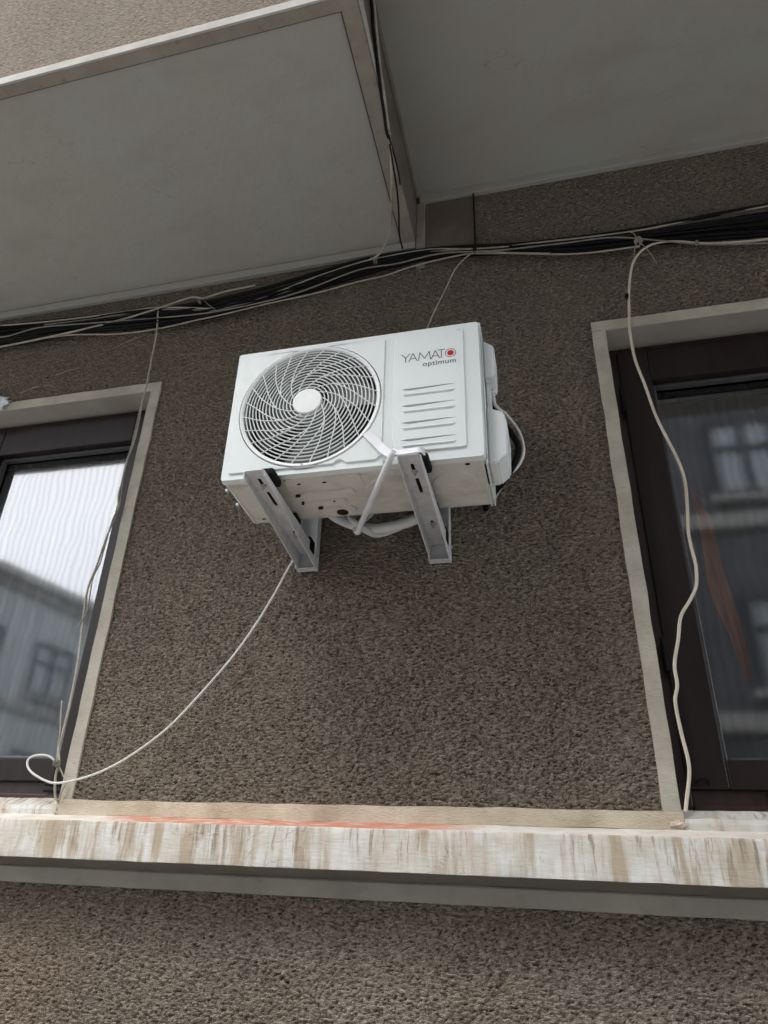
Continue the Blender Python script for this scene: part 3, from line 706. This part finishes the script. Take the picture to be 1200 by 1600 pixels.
# shroud, fan and coil inside
bm = bmesh.new(); n = 72
rows = [[bm.verts.new((FCX + r * math.cos(2 * math.pi * k / n), y, FCZ + r * math.sin(2 * math.pi * k / n))) for k in range(n)] for r, y in ((.2325, Y0 + .004), (.222, Y0 + .03), (.220, Y0 + .13), (.236, Y0 + .15))]
for a, b in zip(rows, rows[1:]):
    for k in range(n): bm.faces.new((a[k], a[(k + 1) % n], b[(k + 1) % n], b[k]))
link('shroud', bm, M_FAN, AC, autosm=60)
F = empty('fan', (FCX, Y0 + .08, FCZ)); F.parent = AC; F.location = F.location - AC.location
for b_ in range(3):
    bm = bmesh.new(); V = []
    for i in range(9):
        r = .045 + .162 * i / 8; row = []
        for k in range(13):
            a = R(38 + 120 * b_ + 8 * i / 8 + (k / 12 - .5) * (52 + 34 * i / 8)); row.append(bm.verts.new((FCX + r * math.cos(a), Y0 + .075 + .05 * (k / 12 - .5), FCZ + r * math.sin(a))))
        V.append(row)
    for i in range(8):
        for k in range(12): bm.faces.new((V[i][k], V[i][k + 1], V[i + 1][k + 1], V[i + 1][k]))
    link('blade', bm, M_FAN, F, smooth=True)
bm = bmesh.new(); tube(bm, [(FCX, Y0 + .035, FCZ), (FCX, Y0 + .12, FCZ)], .05, 32); link('boss', bm, M_FAN, F, autosm=40)
bm = bmesh.new(); box(bm, X0 + .03, -.43, Y1 - .035, Y1 - .012, Z0 + .03, Z1 - .02); link('coil', bm, M_COIL, AC)

# lettering on the service panel
YI = Y0 - .0066
def stroke(bm, pts, w):
    for (a, b) in zip(pts, pts[1:]):
        a = Vector(a); b = Vector(b); d = (b - a).normalized(); nn = Vector((-d.y, d.x)) * w / 2; e = d * w * .3
        q = [a - nn - e, b - nn + e, b + nn + e, a + nn - e]
        V = [bm.verts.new((p.x, YI, p.y)) for p in q]; bm.faces.new(V)
B_, T_ = 3.1885, 3.2205
bm = bmesh.new(); sw = .0029
stroke(bm, [(-.394, T_), (-.3815, 3.2050)], sw); stroke(bm, [(-.368, T_), (-.3815, 3.2045)], sw); stroke(bm, [(-.3815, 3.2035), (-.3815, B_)], sw)
for xa in (-.371, -.3015):
    stroke(bm, [(xa, B_), (xa + .0130, T_)], sw); stroke(bm, [(xa + .0262, B_), (xa + .0132, T_ - .0012)], sw); stroke(bm, [(xa + .0058, B_ + .0105), (xa + .0204, B_ + .0105)], sw)
stroke(bm, [(-.3405, B_), (-.3365, T_)], sw); stroke(bm, [(-.3360, T_ - .002), (-.3220, B_ + .006)], sw); stroke(bm, [(-.3218, B_ + .006), (-.3080, T_ - .002)], sw); stroke(bm, [(-.3075, T_), (-.3035, B_)], sw)
stroke(bm, [(-.2805, T_), (-.2590, T_)], sw); stroke(bm, [(-.2698, T_ - .002), (-.2698, B_)], sw)
def annulus(bm, cx, cz, r0, r1, y, n=40):
    a = [bm.verts.new(front(u, v, y)) for u, v in circle(cx, cz, r0, n)]; b = [bm.verts.new(front(u, v, y)) for u, v in circle(cx, cz, r1, n)]
    for k in range(n): bm.faces.new((a[k], a[(k + 1) % n], b[(k + 1) % n], b[k]))
OX, OZ = -.2420, 3.2035
annulus(bm, OX, OZ, .0148, .0170, YI)
link('lettering', bm, M_INK, AC)
bm = bmesh.new(); disc(bm, (OX, OZ), .0102, front, YI, n=36); link('red_dot', bm, M_RED, AC)
cu = bpy.data.curves.new('optimum', 'FONT'); cu.body = 'optimum'; cu.size = .0262; cu.space_character = 1.06; cu.offset = .00022
to = bpy.data.objects.new('optimum', cu); COL.objects.link(to); bpy.context.view_layer.update()
me = bpy.data.meshes.new_from_object(to.evaluated_get(bpy.context.evaluated_depsgraph_get()))
bpy.data.objects.remove(to); xs = [v.co.x for v in me.vertices]; k = .1015 / (max(xs) - min(xs)); xm = min(xs)
for v in me.vertices: v.co = Vector(((v.co.x - xm) * k - .3275, YI, 3.1640 + v.co.y))
bm = bmesh.new(); bm.from_mesh(me); link('lettering', bm, M_INK, AC)

# base pan, pressed from one sheet
bm = bmesh.new(); zb = Z0 + .006
pan = [(X0 + .004, Y0 + .004), (X1 - .004, Y0 + .004), (X1 - .006, Y1 + .012), (X1 - .016, Y1), (X0 + .03, Y1), (X0 + .016, Y1 + .012)]
plate(bm, pan, [], zb + .012, zb, .002, under)
bmesh.ops.reverse_faces(bm, faces=bm.faces[:])
BP = link('base_pan', bm, M_PAN, AC)
def press(outer, d=.0045, ch=.006, tilt=0):
    d *= 1.7; ch *= .35; bm = bmesh.new(); plate(bm, outer, [], zb + .003, zb - d, ch, under); link('pressing', bm, M_PAN, BP, autosm=20)
press(rrect(-.760, -.520, -.462, -.384, .022), .0050, .009); press(rrect(-.735, -.560, -.372, -.330, .016), .0040, .007)
press(rrect(-.720, -.600, -.316, -.290, .010), .0045, .006); press(rrect(-.700, -.585, -.272, -.226, .016), .0050, .008)
press(rrect(-.925, -.872, -.440, -.395, .01), .003, .006); press(circle(-.44, -.33, .092, 40), .0042, .014); press(circle(-.255, -.335, .075, 40), .0036, .016)
press(rrect(-.56, -.50, -.44, -.40, .014), .003, .006)
M_HOLES = M_PANHOLE
def hole(c, rx, ry=None, z=zb - 0.0094):
    bm = bmesh.new(); ry = ry or rx
    if rx < .015: rx *= .75; ry *= .7
    V = [bm.verts.new((c[0] + rx * math.cos(2 * math.pi * k / 20), c[1] + ry * math.sin(2 * math.pi * k / 20), z)) for k in range(20)]; bm.faces.new(V)
    U = [bm.verts.new((v.co.x, v.co.y, zb + .002)) for v in V]
    for k in range(20): bm.faces.new((V[k], V[(k + 1) % 20], U[(k + 1) % 20], U[k]))
    link('drain_hole', bm, M_HOLES, BP)
for c, rx, ry in (((-.716, -.430), .008, .006), ((-.637, -.427), .009, .006), ((-.743, -.356), .011, .004), ((-.741, -.309), .006, .006), ((-.638, -.310), .005, .005), ((-.694, -.270), .011, .004), ((-.630, -.238), .019, .019), ((-.905, -.222), .009, .006), ((-.207, -.439), .010, .009)):
    hole(c, rx, ry, zb - (0.0094 if -.78 < c[0] < -.5 else .0006))
for c in ((-.199, -.373), (-.190, -.372), (-.199, -.318)): hole(c, .003, .0015, zb - .0006)
# hem of the right side, partly open to a dark gap, with clips
bm = bmesh.new(); box(bm, X1 - .0030, X1 + .0012, Y0 + .03, Y1 + .004, Z0 - .001, Z0 + .012, .0008); link('side_hem', bm, M_ENAMEL, AC)
bm = bmesh.new(); box(bm, X1 - .0085, X1 - .0040, Y0 + .05, Y0 + .16, Z0 + .0046, Z0 + .0056); link('gap', bm, M_HOLE, AC)
bm = bmesh.new()
for yy in (-.42, -.33): box(bm, X0 - .004, X0 + .004, yy - .005, yy + .005, Z0 + .001, Z0 + .009, .0015)
link('clip', bm, M_ENAMEL, AC)
# covers on the right side
def cover(name, poly, y0, y1, bev):
    bm = bmesh.new(); F_ = [bm.verts.new((u, y0, v)) for u, v in poly]; K = [bm.verts.new((u, y1, v)) for u, v in poly]; n = len(poly)
    bm.faces.new(F_); bm.faces.new(K[::-1])
    for i in range(n): bm.faces.new((F_[i], F_[(i + 1) % n], K[(i + 1) % n], K[i]))
    bmesh.ops.recalc_face_normals(bm, faces=bm.faces[:])
    bmesh.ops.bevel(bm, geom=[e for e in bm.edges if (e.verts[0].co - e.verts[1].co).length > .01], offset=bev, segments=3, affect='EDGES')
    return link(name, bm, M_PLASTIC, AC, autosm=40)
cover('terminal_cover', [(-.1475, 3.135), (-.1205, 3.135), (-.1165, 3.145), (-.1145, 3.250), (-.1200, 3.262), (-.1475, 3.285)], -.430, -.330, .004)
cover('valve_cover', [(-.1475, 2.826), (-.124, 2.826), (-.094, 2.852), (-.0895, 2.955), (-.0975, 3.001), (-.106, 3.006), (-.1475, 3.026)], -.430, -.300, .005)
bm = bmesh.new(); box(bm, -.146, -.134, -.40, -.36, 3.02, 3.14, .002); tube(bm, [(-.128, -.36, 3.137), (-.128, -.36, 3.122)], .009, 12); link('cable_gland', bm, M_PLASTIC, AC, autosm=40)

# power lead and insulated pipe looping from the covers back to the wall
bm = bmesh.new(); tube(bm, catmull([(-.130, -.36, 3.128), (-.126, -.35, 3.09), (-.112, -.30, 3.10), (-.104, -.22, 3.145), (-.070, -.20, 3.094), (-.056, -.20, 3.037), (-.058, -.20, 2.992), (-.078, -.20, 2.950), (-.110, -.18, 2.93), (-.16, -.06, 2.93), (-.18, .0, 2.93)], 8), .0052, 8)
tag(link('power_lead', bm, M_CBL_WHITE, smooth=True), 'white power lead bowing out behind the covers at the right of the air conditioner', 'cable')
bm = bmesh.new(); tube(bm, catmull([(-.135, -.34, 3.10), (-.122, -.28, 3.10), (-.110, -.20, 3.118), (-.090, -.205, 3.075), (-.073, -.205, 3.030), (-.075, -.205, 2.992), (-.094, -.205, 2.945), (-.13, -.16, 2.92), (-.19, -.05, 2.92), (-.20, .0, 2.92)], 8), .0100, 10)
tag(link('insulated_pipe', bm, M_BLACK, smooth=True), 'black insulated pipe curving just inside the white power lead', 'pipe')

# ================================================================= wall brackets
def bracket(cx, label):
    B = empty('wall_bracket', (cx, 0, 2.73)); tag(B, label, 'bracket', 'steel brackets carrying the air conditioner')
    hw = .0325; zt = 2.787
    # arm: channel open downwards whose cheeks deepen toward the wall, slotted web
    yT, yW = -.572, -.004
    bm = bmesh.new()
    def sl_(yc, ln, w=.0055):
        q = []
        for cc, s in ((yc + ln / 2, 1), (yc - ln / 2, -1)):
            for k in range(7):
                a = math.pi * k / 6 * s * 1.0
                q.append((cx + s * w * math.cos(math.pi * k / 6), cc + s * w * math.sin(math.pi * k / 6)))
        return q
    web = [(cx - hw, yW), (cx - hw, yT + .008), (cx - hw + .008, yT), (cx + hw - .008, yT), (cx + hw, yT + .008), (cx + hw, yW)]
    plate(bm, web, [sl_(-.505, .030), sl_(-.405, .075), sl_(-.17, .03)], zt + .003, zt, 0, under)
    bs = bmesh.new(); box(bs, cx - hw + .004, cx + hw - .004, yT + .006, yW, zt + .0032, zt + .0042); link('shim', bs, M_BLACK, B)
    for s in (-1, 1):
        xo, xi = cx + s * hw, cx + s * (hw - .0028)
        pr = [(yT + .008, zt), (yT + .010, zt - .014), (yW - .002, zt - .063), (yW - .002, zt)]
        a = [bm.verts.new((xo, y, z)) for y, z in pr]; b = [bm.verts.new((xi, y, z)) for y, z in pr]
        bm.faces.new(a); bm.faces.new(b[::-1])
        for k in range(4): bm.faces.new((a[k], a[(k + 1) % 4], b[(k + 1) % 4], b[k]))
    link('arm', bm, M_GALV, B)
    bm = bmesh.new()   # upright channel on the wall
    x0, x1 = cx - hw - .0032, cx + hw + .0032; zl, zh = 2.722, 3.10
    box(bm, x0, x1, -.0165, -.0135, zl, zh)
    for s, xx in ((-1, x0), (1, x1)): box(bm, min(xx, xx - s * .0026), max(xx, xx - s * .0026), -.052, -.0167, zl, zh)
    link('wall_plate', bm, M_GALV, B)
    bm = bmesh.new(); box(bm, x0 + .003, x1 - .003, -.040, -.0169, zl + .001, zl + .0035); link('end_lip', bm, M_GALV, B)
    for y, z, r in ((-.487, zt - .001, .0065), (-.170, zt - .001, .0075)):
        bm = bmesh.new(); tube(bm, [(cx + .002, y, z), (cx + .002, y, z - .008)], r, 6); tube(bm, [(cx + .002, y, z - .008), (cx + .002, y, z - .016)], r * .5, 10); disc(bm, (cx + .002, y), r * 1.5, under, z + .0005, z - .0015, 16); link('bolt', bm, M_GALV_D, B)
    bm = bmesh.new(); tube(bm, [(x1 - .002, -.035, zl + .045), (x1 + .006, -.035, zl + .045)], .0055, 6); tube(bm, [(x0 + .002, -.035, zl + .045), (x0 - .006, -.035, zl + .045)], .0055, 6); link('bolt', bm, M_GALV_D, B)
    # rubber feet between arm and base pan, and the rear cushion
    for y0, y1, xe in ((-.535, -.455, .015), (-.262, -.205, -.002)):
        bm = bmesh.new(); box(bm, cx - hw - .006, cx + hw + xe, y0, y1, zt + .0045, Z0 + .001, .009, 3); link('rubber_pad', bm, M_BLACK, B, autosm=40)
    bm = bmesh.new(); box(bm, cx + hw - .012, cx + hw + .0022, -.115, -.060, zt - .030, zt + .020, .006); link('rubber_stop', bm, M_BLACK, B, autosm=40)
    return B
b1 = bracket(-.808, 'galvanised steel bracket under the fan side of the air conditioner')
b2 = bracket(-.352, 'galvanised steel bracket with white strap tied to its tip')

# ================================================================= strap and hose
bm = bmesh.new()
pts = catmull([(-.497, -.4885, 2.937), (-.470, -.492, 2.902), (-.440, -.500, 2.862), (-.412, -.535, 2.822), (-.390, -.580, 2.795)], 8)
ribbon(bm, pts, .026, (.72, 0, .62), .0015)
pts = catmull([(-.392, -.548, 2.812), (-.393, -.580, 2.796), (-.375, -.584, 2.790), (-.345, -.585, 2.790), (-.319, -.583, 2.793), (-.312, -.560, 2.800), (-.312, -.545, 2.812)], 8)
ribbon(bm, pts, .020, (0, .25, 1), .0015)
pts = catmull([(-.392, -.585, 2.798), (-.405, -.570, 2.777), (-.452, -.473, 2.775), (-.520, -.334, 2.772), (-.580, -.210, 2.769), (-.592, -.185, 2.768), (-.604, -.165, 2.790), (-.600, -.13, 2.83), (-.57, -.10, 2.88)], 8)
tube(bm, pts, .0095, 10)
tag(link('tie_strap', bm, M_STRAP, autosm=50), 'white plastic strap running from the fan ring round the bracket tip and under the unit', 'strap')
bm = bmesh.new(); tube(bm, catmull([(-.74, -.03, 3.0), (-.735, -.10, 2.93), (-.700, -.12, 2.876), (-.640, -.12, 2.838), (-.560, -.12, 2.812), (-.470, -.12, 2.818), (-.400, -.11, 2.850), (-.350, -.08, 2.92), (-.32, -.03, 2.99)], 10), .017, 12)
tag(link('drain_hose', bm, M_HOSE, smooth=True), 'grey corrugated hose sagging behind the underside of the unit', 'hose')
bm = bmesh.new(); tube(bm, catmull([(-.66, -.06, 2.92), (-.625, -.15, 2.84), (-.596, -.17, 2.802), (-.55, -.10, 2.80), (-.48, -.06, 2.84)], 8), .011, 10)
tag(link('drain_hose', bm, M_HOSE, smooth=True), 'shorter grey hose end beside the turn of the white strap', 'hose')

# ================================================================= cables on the wall
D = {
'thick_upper': [(-2.653, -0.055, 3.981), (-2.435, -0.055, 3.982), (-2.191, -0.055, 3.994), (-1.98, -0.055, 4.01), (-1.775, -0.055, 4.034), (-1.622, -0.055, 4.064), (-1.461, -0.055, 4.1), (-1.392, -0.055, 4.082), (-1.297, -0.055, 4.101), (-1.148, -0.055, 4.108)] ,
'light_upper': [(-2.714, -0.052, 4.142), (-2.485, -0.052, 4.128), (-2.224, -0.052, 4.103), (-1.977, -0.052, 4.088), (-1.788, -0.052, 4.082), (-1.625, -0.052, 4.074), (-1.454, -0.052, 4.039), (-1.341, -0.052, 4.012), (-1.235, -0.052, 4.022), (-1.079, -0.052, 4.037), (-0.907, -0.052, 4.09), (-0.681, -0.052, 4.143), (-0.542, -0.052, 4.153), (-0.378, -0.052, 4.152), (-0.206, -0.052, 4.114), (-0.078, -0.052, 4.095), (0.108, -0.052, 4.082), (0.205, -0.052, 4.073), (0.44, -0.052, 4.061), (0.669, -0.052, 4.073), (0.888, -0.052, 4.078), (1.079, -0.052, 4.081)] ,
'light_lower': [(-2.235, -0.045, 4.003), (-2.043, -0.045, 3.995), (-1.809, -0.045, 3.956), (-1.605, -0.045, 3.948), (-1.41, -0.045, 3.964), (-1.283, -0.045, 3.973), (-1.077, -0.045, 3.996), (-0.875, -0.045, 4.01), (-0.679, -0.045, 4.039), (-0.569, -0.045, 4.048), (-0.46, -0.045, 4.074), (-0.339, -0.045, 4.09), (-0.26, -0.045, 4.095), (-0.195, -0.045, 4.093), (-0.043, -0.045, 4.057), (0.198, -0.045, 3.997), (0.43, -0.045, 3.983)] ,
'thin_mid': [(-2.7, -0.058, 4.118), (-2.452, -0.058, 4.043), (-2.245, -0.058, 4.065), (-1.962, -0.058, 4.039), (-1.609, -0.058, 4.002), (-1.34, -0.058, 3.984), (-1.072, -0.058, 3.998), (-0.901, -0.058, 4.029), (-0.678, -0.058, 4.094), (-0.512, -0.058, 4.094), (-0.324, -0.058, 4.11), (-0.092, -0.058, 4.073), (0.155, -0.058, 4.053), (0.344, -0.058, 4.039), (0.519, -0.058, 3.975), (0.664, -0.058, 3.922), (0.848, -0.058, 3.884), (1.022, -0.058, 3.847)] ,
'drop_ac': [(0.103, -0.05, 4.017), (-0.043, -0.05, 4.055), (-0.13, -0.05, 4.083), (-0.194, -0.05, 4.091), (-0.234, -0.047, 4.067), (-0.275, -0.043, 4.016), (-0.311, -0.04, 3.928), (-0.351, -0.037, 3.835), (-0.383, -0.033, 3.755), (-0.422, -0.03, 3.637)] ,
'light_right': [(1.039, -0.05, 3.911), (0.855, -0.049, 3.915), (0.746, -0.048, 3.926), (0.648, -0.047, 3.945), (0.565, -0.046, 3.977), (0.506, -0.044, 3.989), (0.46, -0.041, 3.983), (0.419, -0.038, 3.951), (0.389, -0.035, 3.893), (0.365, -0.031, 3.782), (0.352, -0.03, 3.677), (0.343, -0.03, 3.592), (0.343, -0.03, 3.458), (0.359, -0.03, 3.342), (0.376, -0.03, 3.204), (0.399, -0.031, 3.098), (0.416, -0.032, 3.021), (0.423, -0.033, 2.947), (0.415, -0.034, 2.851), (0.403, -0.035, 2.756), (0.406, -0.035, 2.666), (0.405, -0.035, 2.641), (0.396, -0.035, 2.588), (0.372, -0.035, 2.544), (0.34, -0.035, 2.496), (0.323, -0.033, 2.43), (0.302, -0.032, 2.357), (0.3, -0.031, 2.299), (0.288, -0.03, 2.254), (0.29, -0.028, 2.175), (0.296, -0.026, 2.104), (0.293, -0.024, 2.063), (0.277, -0.022, 2.002), (0.27, -0.02, 1.974)] ,
'drop_left': [(-1.613, -0.055, 4.049), (-1.599, -0.05, 3.932), (-1.596, -0.045, 3.791), (-1.596, -0.039, 3.636), (-1.602, -0.034, 3.552), (-1.6, -0.03, 3.455), (-1.6, -0.03, 3.359), (-1.613, -0.03, 3.242), (-1.613, -0.03, 3.151), (-1.614, -0.03, 3.093), (-1.602, -0.03, 3.028), (-1.618, -0.03, 2.951), (-1.628, -0.03, 2.878), (-1.639, -0.03, 2.785), (-1.653, -0.03, 2.701), (-1.643, -0.03, 2.588), (-1.633, -0.03, 2.515), (-1.623, -0.03, 2.428), (-1.616, -0.03, 2.287), (-1.617, -0.03, 2.197), (-1.619, -0.028, 2.129), (-1.608, -0.026, 2.085), (-1.611, -0.024, 2.045), (-1.598, -0.022, 1.987), (-1.583, -0.02, 1.968)] ,
'drop_left_b': [(-1.602, -0.035, 3.609), (-1.604, -0.035, 3.459), (-1.605, -0.035, 3.299), (-1.607, -0.035, 3.178), (-1.595, -0.035, 3.045), (-1.612, -0.035, 2.984), (-1.619, -0.035, 2.861), (-1.623, -0.035, 2.8), (-1.638, -0.035, 2.736), (-1.631, -0.035, 2.622), (-1.647, -0.035, 2.562), (-1.659, -0.035, 2.538)] ,
'drop_left_c': [(-1.651, -0.028, 2.288), (-1.641, -0.028, 2.234), (-1.629, -0.028, 2.181), (-1.623, -0.028, 2.125), (-1.61, -0.028, 2.084), (-1.58, -0.028, 2.045), (-1.565, -0.028, 2.025), (-1.572, -0.028, 1.998), (-1.574, -0.028, 1.971)] ,
'white_hanging': [(-0.843, -0.03, 2.778), (-0.864, -0.035, 2.748), (-0.91, -0.039, 2.641), (-0.965, -0.044, 2.528), (-1.038, -0.049, 2.408), (-1.153, -0.052, 2.263), (-1.221, -0.054, 2.188), (-1.292, -0.056, 2.13), (-1.366, -0.059, 2.081), (-1.442, -0.059, 2.046), (-1.526, -0.056, 2.024), (-1.596, -0.054, 2.018), (-1.663, -0.052, 2.039), (-1.703, -0.049, 2.064), (-1.715, -0.044, 2.091), (-1.691, -0.039, 2.106), (-1.65, -0.035, 2.105), (-1.611, -0.03, 2.084)] ,
'bay_white': [(-0.43, -1.036, 4.517), (-0.43, -0.919, 4.513), (-0.43, -0.885, 4.484), (-0.43, -0.846, 4.418), (-0.43, -0.782, 4.325), (-0.43, -0.7, 4.259), (-0.43, -0.621, 4.193)] ,
'bay_dark': [(-0.43, -1.065, 4.457), (-0.43, -0.934, 4.463), (-0.43, -0.891, 4.37), (-0.43, -0.833, 4.308), (-0.43, -0.75, 4.214), (-0.43, -0.693, 4.176), (-0.43, -0.645, 4.133)] ,
'cable_to_bundle': [(-0.428, -0.621, 4.148), (-0.434, -0.559, 4.157), (-0.441, -0.497, 4.075), (-0.473, -0.348, 4.116), (-0.509, -0.2, 4.193), (-0.529, -0.14, 4.178), (-0.562, -0.08, 4.191), (-0.595, -0.065, 4.155), (-0.64, -0.05, 4.147)] ,
'dark2': [(-0.425, -0.621, 4.125), (-0.432, -0.528, 4.183), (-0.431, -0.435, 4.181), (-0.454, -0.267, 4.285), (-0.469, -0.1, 4.382)] ,
'dark3': [(-0.422, -0.621, 4.091), (-0.42, -0.546, 4.027), (-0.425, -0.472, 4.026), (-0.44, -0.368, 4.033), (-0.465, -0.234, 4.065), (-0.48, -0.1, 4.133)] ,
'env': [(-2.728, 4.135, 3.989), (-2.503, 4.135, 3.995), (-1.993, 4.099, 4.007), (-1.636, 4.072, 3.971), (-1.364, 4.065, 3.966), (-1.092, 4.086, 4.007), (-0.688, 4.163, 4.078), (-0.547, 4.169, 4.1), (-0.382, 4.165, 4.119), (-0.195, 4.132, 4.094), (-0.042, 4.102, 4.069), (0.206, 4.086, 4.015), (0.443, 4.074, 3.995), (0.672, 4.079, 3.962), (0.895, 4.091, 3.937), (1.088, 4.098, 3.912)] ,

}
def cable(pts, r, m, label, group='cables run along the facade', n=6, name='cable', cat='cable', seg=7):
    bm = bmesh.new(); tube(bm, catmull(pts, n), r, seg)
    return tag(link(name, bm, m, smooth=True), label, cat, group)
G1 = 'cables bundled along the facade'
cable(D['thick_upper'], .0050, M_CBL_LIGHT, 'thick pale cable climbing across the black bundle above the left window', G1)
cable(D['light_upper'], .0040, M_CBL_LIGHT, 'long pale cable along the upper edge of the bundle', G1)
cable([(p[0], p[1] + .004, p[2] - .012 - .004 * math.sin(p[0] * 5)) for p in D['light_upper'][2:-3]], .0036, M_CBL_GREY, 'thin grey cable just below the long upper pale cable', G1)
cable(D['light_lower'], .0036, M_CBL_LIGHT, 'thin pale cable along the lower edge of the bundle', G1)
cable(D['thin_mid'], .0032, M_CBL_GREY, 'thin grey cable weaving through the middle of the black bundle', G1)
cable(D['drop_ac'], .0030, M_CBL_LIGHT, 'pale wire dropping from the bundle behind the top of the air conditioner')
cable([(x, y + .002, z) for x, y, z in D['light_right']], .0049, M_CBL_CREAM, 'thick cream cable hanging in curves in front of the right window', n=8)
cable(D['drop_left'], .0042, M_CBL_LIGHT, 'pale cable hanging down the right edge of the left window')
cable(D['drop_left_b'], .0026, M_CBL_GREY, 'thin grey wire twisted with the pale cable at the left window')
cable(D['drop_left_c'], .0026, M_CBL_LIGHT, 'short thin wire looped below the tie at the bottom of the left window')
cable(D['white_hanging'], .0036, M_CBL_WHITE, 'thin white cable sagging from the left bracket to a loop at the left window', n=10)
def env(x):
    E_ = D['env']
    if x <= E_[0][0]: return E_[0][1:]
    for a, b in zip(E_, E_[1:]):
        if x <= b[0]:
            t = (x - a[0]) / (b[0] - a[0]); return (a[1] + (b[1] - a[1]) * t, a[2] + (b[2] - a[2]) * t)
    return E_[-1][1:]
rc = random.Random(11)
for i in range(16):
    u0 = (i + .5) / 16; pts = []; x = -2.9; ph = rc.uniform(0, 9); yb = -.016 - .040 * rc.random()
    while x < 1.35:
        zu, zl = env(x); u = min(.97, max(.02, u0 + .22 * noise.noise(Vector((x * 1.3, ph, 0)))))
        pts.append((x, yb + .008 * noise.noise(Vector((x * 2, ph, 5))), zl + (zu - zl) * u)); x += .16
    cable(pts, rc.choice((.0055, .0065, .0075, .0085)), M_CBL_DARK, 'black cable in the thick bundle between the bays and windows', G1, n=4)
# black lead up the wall above the bundle and the wires beside the lower bay
cable([(-.186, -.022, 4.49), (-.187, -.020, 4.30), (-.189, -.024, 4.17), (-.190, -.045, 4.10)], .0035, M_CBL_DARK, 'short black wire running straight up the wall between the bays')
cable(D['bay_white'] + [D['cable_to_bundle'][0]] , .0062, M_CBL_LIGHT, 'pale cable clipped along the side of the lower bay')
cable(D['cable_to_bundle'], .0052, M_CBL_LIGHT, 'pale cable curving from the bay clip down to the bundle')
cable(D['bay_dark'] + [D['dark2'][0]], .0060, M_CBL_DARK, 'black cable beside the pale one on the side of the lower bay')
cable(D['dark2'], .0030, M_CBL_DARK, 'thin dark wire fanning out below the bay clip')
cable(D['dark3'], .0034, M_CBL_DARK, 'thin dark wire dropping from the bay clip to the wall corner')
# ties and knots
def knot(c, label, r=.012, m=M_CBL_GREY, strands=()):
    bm = bmesh.new(); rk = random.Random(int(abs(c[0]) * 1000)); pts = []
    for i in range(26):
        a = i * 1.15; pts.append((c[0] + r * math.cos(a) * rk.uniform(.5, 1), c[1] - .004 + .010 * math.sin(a * 1.3), c[2] + r * 1.3 * math.sin(a * .83) * rk.uniform(.5, 1)))
    tube(bm, catmull(pts, 4), .0016, 5)
    for s in strands: tube(bm, catmull(s, 5), .0014, 5)
    return tag(link('wire_tie', bm, m, smooth=True), label, 'wire tie', 'twisted wire ties on the cables')
knot((.425, -.060, 3.995), 'twisted wire knot holding the cream cable at the bundle', .016, M_CBL_LIGHT, [[(.425, -.06, 4.0), (.415, -.06, 4.04), (.395, -.055, 4.062)], [(.43, -.06, 3.99), (.455, -.06, 3.93), (.475, -.05, 3.875)], [(.42, -.06, 3.99), (.405, -.06, 3.95), (.400, -.055, 3.915)]])
knot((.352, -.036, 3.745), 'small dark tie round the hanging cream cable', .007, M_CBL_DARK)
knot((-1.609, -.034, 2.083), 'wire knot gathering the cables at the bottom of the left window', .010, M_CBL_GREY)
knot((D['cable_to_bundle'][0][0], D['cable_to_bundle'][0][1], D['cable_to_bundle'][0][2]), 'pale tie clip on the bay side wires', .010, M_CBL_LIGHT)
knot((-1.405, -.060, 4.055), 'fine wire crossing the bundle above the left window', .006, M_CBL_GREY, [[(-1.405, -.065, 4.085), (-1.36, -.065, 4.03), (-1.31, -.06, 3.985)]])
knot((-.605, -.055, 4.125), 'thin tie round the pale cables under the lower bay corner', .009, M_CBL_GREY, [[(-.61, -.06, 4.13), (-.625, -.06, 4.16), (-.63, -.055, 4.19)]])
knot((-.188, -.060, 4.095), 'dark tie where the straight black wire meets the bundle', .008, M_CBL_DARK)
knot((.62, -.060, 3.935), 'little tie on the pale cable above the right window', .005, M_CBL_GREY)
# blob of white foam on the upper surround of the left window
bm = bmesh.new(); bmesh.ops.create_icosphere(bm, subdivisions=4, radius=1)
for v in bm.verts:
    d = v.co.normalized(); k = 1 + .55 * noise.noise(d * 2.2 + Vector((3, 1, 0))) + .30 * noise.noise(d * 6) + .15 * noise.noise(d * 14)
    v.co = Vector((d.x * .085 * k - 2.405, d.y * .022 * k - .018, d.z * .042 * k + 3.655))
tag(link('foam_lump', bm, noisy('white_foam', (.74, .77, .80), (.84, .86, .87), 60, .7, .3, .8), smooth=True), 'lump of white foam stuck on the surround above the left window', 'foam')
# slivers of old tape and scratches of paint left on the wall
M_SLIV = mat('old_tape', (.30, .25, .19), .8)
for a, b, lb in (((-2.105, 3.792), (-1.990, 3.818), 'slanting pale sliver on the wall midway between the bundle and the left window'), ((-2.270, 3.715), (-2.170, 3.742), 'pale sliver pointing up from the white foam lump'), ((-1.840, 3.905), (-1.700, 3.955), 'longest faint sliver on the wall just under the black bundle'), ((-2.155, 3.735), (-2.110, 3.737), 'tiny level fleck on the wall just above the left window surround')):
    bm = bmesh.new(); ribbon(bm, [(a[0], -.009, a[1]), ((a[0] + b[0]) / 2, -.010, (a[1] + b[1]) / 2 + .003), (b[0], -.009, b[1])], .005, (0, 0, 1), .0008)
    tag(link('plaster_sliver', bm, M_SLIV), lb, 'sliver', 'pale slivers on the wall')
